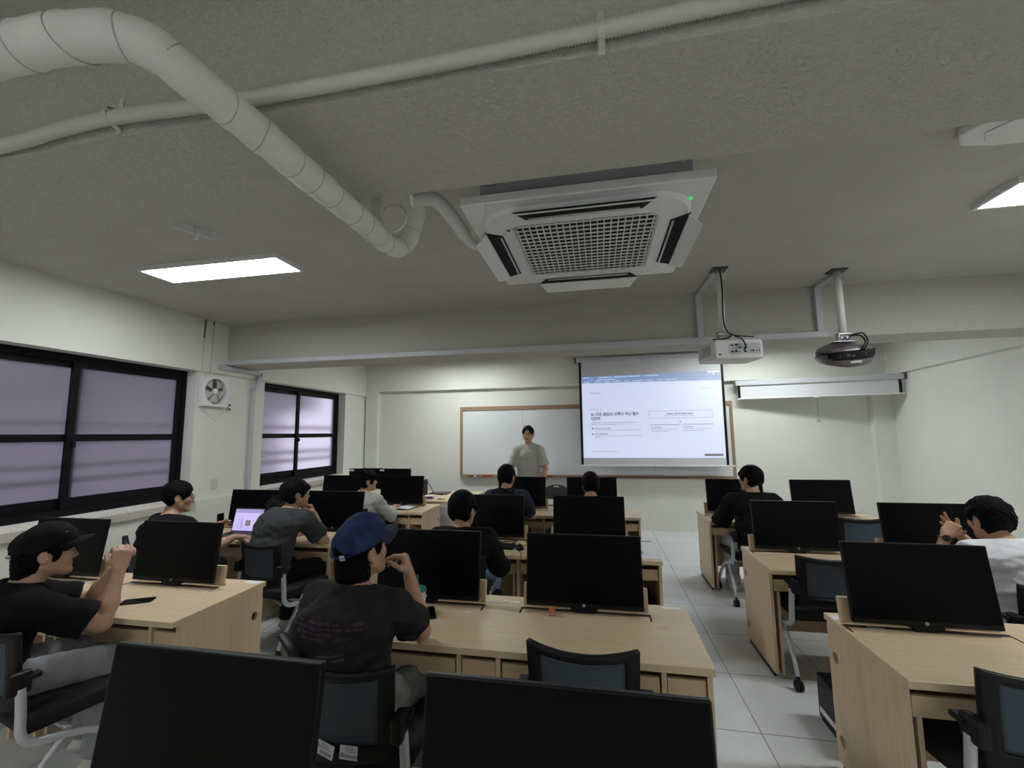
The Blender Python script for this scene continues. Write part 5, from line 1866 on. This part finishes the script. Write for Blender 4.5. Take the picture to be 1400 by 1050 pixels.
A_K = seat_person('person in a white t-shirt at the right edge with hands clasped and a dark watch', (2.385, 3.36, 1.090), 12, dict(
    lean=15, hunch=.3, h=.005, skin=M_skin, shirt=M_twhite, pants=M_pblack, sleeve=.85, loose=.026, shoulder=.195, girth=1.12, head_yaw=9, head_pitch=-8, neck=.135, neck_fwd=.07,
    elbow=((2.04, 3.66, .5), (2.68, 3.62, .55)), wrist=((2.235, 3.50, .958), (2.355, 3.57, .960)),
    hand=(((.55, .05, .62), (.35, .85, -.25), -1, ((1.0, .9, .5), (1.1, .9, .5), (1.2, .9, .5), (1.25, .9, .5)), (.2, .1)), ((-.72, -.18, .52), (.1, -.95, .05), 1, ((.15, .15, .1), (.2, .15, .1), (.25, .2, .1), (.3, .2, .1)), (.3, .2), .20)),
    hair=dict(vol=.022, line=.055, rough=.0018, nape=.010, freq=90, curl=1.2, strand=.6), seed=5.9, wrinkle=.005))

# wristwatch on the white-shirted person
def watch(pp):
    t, sh, J = pp
    S, E, W = J['arms'][0]
    u = unit(W - E)
    c = W - u * .022
    side = unit(np.cross(u, (0, 0, 1))); up_ = np.cross(side, u)
    m = MB()
    m.tube([c + (side * math.cos(a) + up_ * math.sin(a)) * .031 for a in [2 * PI * k / 24 for k in range(24)]], .0075, 8, closed=True, flat=.4)
    w = m.build('wristwatch', M_dkgrey, t)
    f = MB()
    n = unit(-side * .2 + A3((-.35, -.9, .3)))
    n = unit(n - u * (n @ u))
    q = np.cross(u, n)
    ring = lambda r, o: [tuple(c + n * (.030 + o) + (u * math.cos(a) + q * math.sin(a)) * r for a in [2 * PI * k / 20 for k in range(20)])]
    lo = [c + n * .028 + (u * math.cos(a) + q * math.sin(a)) * .021 for a in [2 * PI * k / 20 for k in range(20)]]
    f.prism(lo, tuple(n * .010))
    f.build('watch_face', M_black, w)
watch(A_K)

# print on the back of the charcoal t-shirt
def back_print(pp):
    t, sh, J = pp
    me = sh.data
    bv = BVHTree.FromPolygons([v.co[:] for v in me.vertices], [p.vertices[:] for p in me.polygons])
    rnd = random.Random(11)
    def hit(x, z):
        r = bv.ray_cast(V((x, -1.0, z)), V((0, 1, 0)))
        return (r[0] - V((0, .0016, 0))) if r[0] is not None else None
    def patch(mb, pts):
        P = [hit(*p) for p in pts]
        if all(p is not None for p in P):
            mb.add(P, [tuple(range(len(P)))])
    zt = J['nb'][2] - .055
    pr = MB()
    for row, (x0, x1, den) in enumerate(((-.165, .155, .95), (-.16, .165, .95), (-.15, .14, .7), (-.09, .115, .45))):
        z = zt - row * .0165
        x = x0
        while x < x1:
            w = rnd.uniform(.016, .036)
            if rnd.random() < den:
                k = x
                while k < min(x + w, x1):
                    hh = rnd.uniform(.0032, .0048)
                    patch(pr, ((k, z - hh), (k + .0034, z - hh), (k + .0034, z + hh), (k, z + hh)))
                    k += .0052
            x += w + .010
    pr.build('back_print', M_print, sh)
    g = MB()
    for (cx, w, z, sl) in ((.045, .11, zt - .105, .12), (.075, .045, zt - .118, .1), (.025, .02, zt - .13, 0)):
        x = cx - w / 2
        while x < cx + w / 2:
            zz = z + (x - cx) * sl
            patch(g, ((x, zz - .003), (x + .003, zz - .003), (x + .004, zz + .004), (x + .001, zz + .004)))
            x += .0085
    for k in range(8):
        a = PI * k / 4 + .2
        c, s_ = math.cos(a), math.sin(a)
        L = .036 if k % 2 == 0 else .024
        X0, Z0 = .005, zt - .155
        patch(g, ((X0 + c * .006 - s_ * .0012, Z0 + s_ * .006 + c * .0012), (X0 + c * .006 + s_ * .0012, Z0 + s_ * .006 - c * .0012),
                  (X0 + c * L + s_ * .0012, Z0 + s_ * L - c * .0012), (X0 + c * L - s_ * .0012, Z0 + s_ * L + c * .0012)))
    g.build('star_print', M_print2, sh)
back_print(A_E)
# ------------------------------------------------------------------ things on and under the desks
ZT = DH + .0008
def slab_phone(name, loc, rz, label, m=M_screenoff, mx=None):
    t = tag(empty(name, loc, rz), label, 'phone')
    q = mx or Matrix.Identity(4)
    MB().rbox((-.037, -.077, 0), (.037, .077, .0085), .003, q).build('case', M_black, t)
    MB().box((-.034, -.074, .0085), (.034, .074, .0092), q).build('glass', M_screenoff, t)
    MB().rbox((-.033, .035, -.0018), (-.006, .072, .0002), .0006, q).build('camera_bump', M_dkgrey, t)
    return t
slab_phone('smartphone', (-2.64, 2.18, ZT), -62, 'black smartphone lying on the front left desk')
slab_phone('smartphone', (-.915, 2.30, ZT), 25, 'black smartphone on the desk behind the blue-capped person\'s elbow')
slab_phone('smartphone', (-3.475, 3.585, .875), 0, 'black smartphone held upright in front of the laptop screen', mx=Matrix.Rotation(math.radians(-12), 4, 'Y') @ Matrix.Rotation(math.radians(80), 4, 'X'))

def cup():
    t = tag(empty('takeaway_cup', (-.985, 2.33, ZT)), 'takeaway cup with a green lid and straw on the middle desk', 'cup')
    MB().lathe([(.030, 0), (.042, .105)], n=24).build('cup_body', M_clearplastic, t)
    MB().lathe([(.0385, .045), (.0418, .078)], n=24).build('cup_label', M_paper, t)
    MB().lathe([(.045, .104), (.045, .112), (.038, .120), (.028, .124)], n=24).build('lid', M_green, t)
    MB().tube([(0, .004, .11), (-.006, .0, .185)], .0042, 8).build('straw', M_green, t)
cup()

def orange_block():
    t = tag(empty('orange_block', (-.268, 2.385, ZT), 10), 'small orange plastic block standing before the middle monitor', 'block')
    MB().rbox((-.017, -.012, 0), (.017, .012, .030), .003).build('body', M_orange, t)
    MB().prism([(-.011, -.008, .03), (.013, -.008, .03), (.010, -.008, .046), (-.002, -.008, .042)], (0, .016, 0)).build('tip', M_orange, t)
    MB().box((-.009, -.0126, .008), (.010, -.0118, .020)).build('mark', M_label, t)
orange_block()

def keyboard():
    t = tag(empty('keyboard', (-.93, 3.69, ZT), -4), 'black keyboard in front of the person in black and jeans', 'keyboard')
    MB().prism([(-.215, -.065, 0), (-.215, .065, 0), (-.215, .065, .022), (-.215, -.065, .012)], (.43, 0, 0)).build('body', M_black, t, bevel=.003)
    kf = MB()
    for j in range(5):
        for i in range(15):
            x = -.195 + i * .028
            y = -.05 + j * .024
            z = .0125 + (y + .065) * .077
            kf.box((x - .0115, y - .0095, z), (x + .0115, y + .0095, z + .004))
    kf.build('key_field', M_blackmat, t)
    c = smooth_path([(.20, .05, .012), (.255, .03, .004), (.235, -.03, .003), (.30, -.13, .004), (.33, -.245, .002), (.335, -.26, -.06), (.35, -.25, -.15)], 5)
    MB().tube(c, .0024, 6).build('cable', M_black, t)
keyboard()

def mouse():
    t = tag(empty('computer_mouse', (-.665, 3.655, ZT), 15), 'black computer mouse on the second middle desk', 'mouse')
    b = SDF((-.05, -.08, -.01), (.05, .08, .05), .0025)
    b.add(ell((0, 0, .004), (.033, .058, .034)), .01).plane((0, 0, .0), (0, 0, -1))
    sdf_object('body', b, M_black, t)
    MB().lathe([(.008, -.004), (.010, 0), (.008, .004)], (0, .028, .031), 12, 'X').build('scroll_wheel', M_dkgrey, t)
    MB().tube(smooth_path([(0, .055, .01), (.03, .10, .004), (.11, .10, .003), (.15, .08, .003)], 5), .0022, 6).build('cable', M_black, t)
mouse()
def loop_cable(name, pts, r, label, m=M_black, cat='cable'):
    tag(centre(MB().tube(smooth_path(pts, 6), r, 6).build(name, m)), label, cat)
loop_cable('cable_coil', [(-.80 + .055 * math.cos(a) + .02 * math.sin(2 * a), 3.80 + .085 * math.sin(a) + .03 * math.cos(a), ZT + .006 + .004 * math.sin(3 * a)) for a in [k * .55 for k in range(26)]], .004, 'small coil of black cable between keyboard and mouse')
loop_cable('usb_cable', [(-.47, 3.70, ZT + .003), (-.53, 3.66, ZT + .003), (-.56, 3.60, ZT + .003), (-.53, 3.55, ZT + .003), (-.555, 3.49, ZT + .003), (-.56, 3.462, ZT - .01), (-.565, 3.455, ZT - .06)], .002, 'thin cable hanging over the desk edge right of the mouse')
loop_cable('monitor_cable', [(.21, 3.98, ZT + .09), (.25, 3.85, ZT + .02), (.30, 3.72, ZT + .003), (.29, 3.64, ZT + .003), (.20, 3.58, ZT + .003)], .0022, 'thin black cable on the white sheet of the second middle desk')

def notebook():
    t = tag(empty('open_notebook', (-2.56, 5.40, ZT), -2), 'open white notebook lying on the desk of the pale-shirted person', 'notebook')
    MB().rbox((-.20, -.135, 0), (.20, .135, .004), .001).build('cover', M_black, t)
    for s in (-1, 1):
        def fn(u, v):
            x = s * (.004 + .185 * u)
            return (x, -.128 + .256 * v, .010 + .016 * math.sin(PI * min(1, u * 1.1)) * (1 - .55 * u)), (0, 0, 1)
        MB().grid(fn, 10, 2, .010).build('pages', M_paper, t)
    MB().tube([(-.002, -.15, .012), (0, 0, .02), (.002, .12, .016)], .0035, 6).build('pen', M_black, t)
notebook()
loose = tag(centre(box('loose_sheet', (-2.86, 5.53, ZT), (-2.66, 5.62, ZT + .002), M_paper)), 'loose white sheet beside the open notebook', 'paper')
def tissue():
    t = tag(empty('notepad', (-2.36, 3.86, ZT), 0), 'small white notepad with a purple pen, right of the grey-shirted person\'s arm', 'notepad')
    MB().box((-.05, -.07, 0), (.05, .07, .008)).build('pages', M_paper, t)
    MB().tube([(-.02, .05, .013), (.03, -.04, .013)], .005, 8).build('pen', mat('purple pen', (.10, .03, .30), .4), t)
tissue()

def laptop():
    t = tag(empty('laptop', (-3.415, 3.70, ZT), 0), 'open dark laptop with a lit purple-white screen by the window', 'laptop')
    MB().rbox((-.165, -.12, 0), (.165, .12, .016), .003).build('base', M_dkgrey, t)
    kb = MB()
    for j in range(5):
        for i in range(13):
            kb.box((-.148 + i * .0228, .0 + j * .021, .016), (-.129 + i * .0228, .017 + j * .021, .0175))
    kb.build('key_field', M_black, t)
    MB().box((-.05, -.105, .016), (.05, -.03, .0166)).build('touchpad', M_black, t)
    T = Matrix.Translation((0, .118, .012)) @ Matrix.Rotation(math.radians(-14), 4, 'X')
    MB().rbox((-.165, 0, 0), (.165, .007, .225), .002, T).build('screen_shell', M_dkgrey, t)
    sc = MB().box((-.156, -.0008, .014), (.156, .0002, .216), T).build('lit_screen', emit('laptop screen glow', (.50, .40, .86), .62), t)
    b = MB().box((-.156, -.0014, .180), (.156, -.0009, .216), T).box((-.07, -.0014, .03), (-.058, -.0009, .13), T).box((-.10, -.0014, .03), (-.096, -.0009, .13), T)
    b.build('screen_toolbar', emit('laptop bar glow', (.20, .17, .50), .6), t)
    MB().box((-.02, -.0014, .06), (.035, -.0009, .112), T).build('screen_picture', emit('laptop picture glow', (.09, .06, .11), .3), t)
    MB().box((.12, -.0014, .014), (.156, -.0009, .18), T).build('screen_sidebar', emit('laptop side glow', (.33, .23, .40), .6), t)
laptop()

def backpack():
    t = tag(empty('backpack', (-3.04, 3.80, DH)), 'black backpack slumped on the desk between laptop and grey-shirted person', 'backpack')
    b = SDF((-.3, -.2, -.02), (.3, .25, .5), .006)
    b.add(ell((0, .0, .16), (.145, .10, .17)), .03).add(ell((.06, -.02, .12), (.13, .10, .13)), .05).add(ell((-.03, .01, .27), (.10, .07, .09)), .04)
    b.warp(lambda x, y, z: .008 * noise3(x, y, z, 40, 2.2) + .004 * noise3(x, y, z, 90, 1.2)).plane((0, 0, .002), (0, 0, -1))
    sdf_object('bag_body', b, M_tblack, t)
    MB().tube(smooth_path([(-.10, -.02, .30), (-.05, -.03, .375), (.03, -.03, .36), (.06, -.04, .29)], 6), .014, 8, flat=.5).build('carry_strap', M_tblack, t)
    MB().tube(smooth_path([(.04, -.09, .27), (.12, -.12, .23), (.17, -.10, .12), (.15, -.06, .03)], 6), .018, 8, flat=.4).build('shoulder_strap', M_tblack, t)
backpack()

# PC towers in the desk bays and one on the floor
def pc(loc, label, w=.10, d=.36, h=.34, rz=0):
    t = tag(empty('computer_tower', loc, rz), label, 'computer', 'computer towers')
    MB().rbox((-w / 2, 0, 0.012), (w / 2, d, h), .004).build('case', M_black, t)
    MB().box((-w / 2 + .008, -.003, .03), (w / 2 - .008, 0, h - .02)).build('front_grille', M_dkgrey, t)
    MB().lathe([(.008, -.006), (.008, -.002)], (0, 0, h - .05), 12, 'Y').build('power_button', M_silver, t)
    for x in (-w / 2 + .012, w / 2 - .012):
        MB().box((x - .008, .02, 0), (x + .008, d - .02, .012)).build('foot', M_blackmat, t)
    return t
t = pc((1.29, 2.70, 0), 'black computer tower on the floor behind the lower right desk', .17, .34, .25)
MB().box((-.0865, .02, .045), (-.0852, .32, .075)).build('white_strip', M_paper, t)
for (x, y, lab) in ((-.567, 3.60, 'black computer tower in the bay left of centre, second middle desk'), (.326, 3.62, 'black computer tower in the right end bay of the second middle desk'),
                    (-.567, 2.12, 'black computer tower in the left bay of the blue-capped person\'s desk'), (.326, 2.12, 'black computer tower in the right end bay of the nearest middle desk'),
                    (-2.262, 2.12, 'black computer tower in the end bay of the front left desk'), (-.567, 5.27, 'black computer tower in the left bay of the front middle desk'),
                    (.326, 5.27, 'black computer tower in the right end bay of the front middle desk')):
    pc((x, y, .02), lab)
# loose mouse in the drawer of the front middle desk
t = tag(empty('computer_mouse', (.325, 5.24, .586), 90), 'black mouse left in the small drawer of the front middle desk', 'mouse')
b = SDF((-.05, -.08, -.01), (.05, .08, .05), .0035)
b.add(ell((0, 0, .004), (.031, .055, .032)), .01).plane((0, 0, .0), (0, 0, -1))
sdf_object('body', b, M_black, t)

# teacher's desk by the windows, with its equipment
def teacher_desk():
    x0, x1, y0, y1 = -4.02, -1.88, 6.02, 7.12
    t = tag(empty('teacher_desk', ((x0 + x1) / 2, y0, 0)), 'wide teacher\'s desk with a grey steel front, in the far left corner', 'desk')
    ox = (x0 + x1) / 2
    L = lambda mb, nm, m, b=0: mb.build(nm, m, t, loc=(-ox, -y0, 0), bevel=b)
    L(MB().box((x0, y0, .695), (x1, y1, .72)), 'desktop', M_wood, .002)
    L(MB().box((x0 + .02, y0 + .015, .635), (x1 - .01, y0 + .03, .69)), 'front_rail', M_white)
    L(MB().box((x0 + .02, y0 + .03, .05), (x1 - .5, y0 + .045, .635)), 'front_panel', M_dkgrey)
    L(MB().box((x1 - .30, y0 + .022, .05), (x1 - .02, y0 + .045, .635)), 'front_panel', M_grey)
    L(MB().box((x1 - .50, y0 + .025, .05), (x1 - .30, y0 + .045, .635)), 'front_panel', M_grey)
    for x in (x0 + .01, x1 - .04):
        L(MB().box((x, y0 + .05, 0), (x + .03, y1 - .03, .695)), 'side_panel', M_dkgrey)
    return t
teacher_desk()
def stand_monitor(x, y, rz, label):
    t = tag(empty('computer_monitor', (x, y, ZT), rz), label, 'monitor', 'monitors on the teacher\'s desk')
    T = Matrix.Translation((0, 0, .09))
    MB().rbox((-.265, 0, 0), (.265, .02, .325), .004, T).build('casing', M_black, t)
    MB().box((-.257, -.0012, .02), (.257, .0004, .317), T).build('lcd_panel', M_screenmatte, t)
    MB().box((-.262, -.0022, .283), (-.185, -.0012, .312), T).build('name_label', M_paper, t)
    MB().rbox((-.03, .02, .0), (.03, .035, .25), .004).build('stand_neck', M_black, t)
    MB().rbox((-.12, -.07, 0), (.12, .11, .012), .004).build('stand_foot', M_black, t)
stand_monitor(-3.66, 6.50, 12, 'black monitor with a white label on the teacher\'s desk, left one')
stand_monitor(-3.15, 6.48, -2, 'black monitor with a white label on the teacher\'s desk, right one')
def small(name, cat, label, lo, hi, m, r=.004, rz=0, extra=None):
    c = ((lo[0] + hi[0]) / 2, (lo[1] + hi[1]) / 2, lo[2])
    t = tag(empty(name, c, rz), label, cat)
    MB().rbox([lo[i] - c[i] for i in range(3)], [hi[i] - c[i] for i in range(3)], r).build('body', m, t)
    if extra:
        extra(t)
    return t
small('desk_speaker', 'speaker', 'small navy box speaker on the teacher\'s desk', (-2.77, 6.53, ZT), (-2.68, 6.67, ZT + .24), M_navyplastic, .006, 0,
      lambda t: MB().lathe([(.045, -.073), (.045, -.07), (.03, -.068)], (0, 0, .08), 20, 'Y').build('speaker_cone', M_black, t))
small('closed_laptop', 'laptop', 'closed dark laptop flat on the teacher\'s desk', (-2.68, 6.68, ZT), (-2.37, 6.93, ZT + .018), M_dkgrey, .004, 4,
      lambda t: MB().box((-.14, .102, .004), (.14, .112, .016)).build('hinge', M_black, t))
small('tissue_pack', 'pack', 'white and purple pack on the teacher\'s desk', (-2.54, 6.20, ZT), (-2.41, 6.29, ZT + .05), M_paper, .012, 10,
      lambda t: MB().box((-.05, -.0465, .008), (.045, -.0452, .035)).build('pack_band', mat('purple band', (.12, .05, .35), .5), t))
small('pen_tray', 'tray', 'small dark tray near the right end of the teacher\'s desk', (-2.33, 6.15, ZT), (-2.21, 6.20, ZT + .012), M_woodedge, .002, 0,
      lambda t: MB().box((-.05, -.02, .012), (.05, .02, .0125)).build('tray_well', M_black, t))
small('desk_phone', 'phone', 'black desk device at the foot of the labelled monitors', (-3.43, 6.22, ZT), (-3.27, 6.36, ZT + .03), M_black, .004, 0,
      lambda t: MB().rbox((-.07, -.06, .03), (-.035, .06, .05), .006).build('handset', M_black, t))
loop_cable('black_cable', [(-2.68, 6.62, ZT + .20), (-2.63, 6.63, ZT + .15), (-2.585, 6.63, ZT + .06), (-2.55, 6.63, ZT + .015), (-2.46, 6.62, ZT + .008), (-2.40, 6.60, ZT + .006)], .006, 'black cable arching from the speaker to the closed laptop')
loop_cable('pale_cable', [(2.70, 5.50, ZT + .004), (2.82, 5.60, ZT + .05), (2.86, 5.62, ZT + .02)], .003, 'pale cable lying at the end of the right front desk', M_grey)

# ------------------------------------------------------------------ light, world, camera
W = bpy.data.worlds.new('dusk outside')
SC.world = W
W.use_nodes = True
bg = W.node_tree.nodes['Background']
bg.inputs['Color'].default_value = (.70, .685, .735, 1)
bg.inputs['Strength'].default_value = 1.7

cam = bpy.data.cameras.new('camera')
cam.sensor_width = 36
cam.lens = 36 * 599.035 / 1400
cam.clip_start = .02
co = bpy.data.objects.new('camera', cam)
COL.objects.link(co)
yw, pt, rl = math.radians(11.084), math.radians(6.451), math.radians(-.645)
f = V((-math.sin(yw) * math.cos(pt), math.cos(yw) * math.cos(pt), math.sin(pt)))
r = V((math.cos(yw), math.sin(yw), 0))
u = r.cross(f)
r2 = r * math.cos(rl) + u * math.sin(rl)
u2 = u * math.cos(rl) - r * math.sin(rl)
mw = Matrix.Identity(4)
for i in range(3):
    mw[i][0], mw[i][1], mw[i][2] = r2[i], u2[i], -f[i]
mw.translation = V((0, 0, 1.66))
co.matrix_world = mw
SC.camera = co

vs = SC.view_settings
vs.view_transform = 'Standard'
vs.look = 'None'
vs.gamma = 1
vs.exposure = 0.55
vs.use_curve_mapping = False
SC.display_settings.display_device = 'sRGB'
SC.cycles.use_denoising = True
SC.cycles.max_bounces = 10
SC.cycles.diffuse_bounces = 6
SC.cycles.sample_clamp_indirect = 6
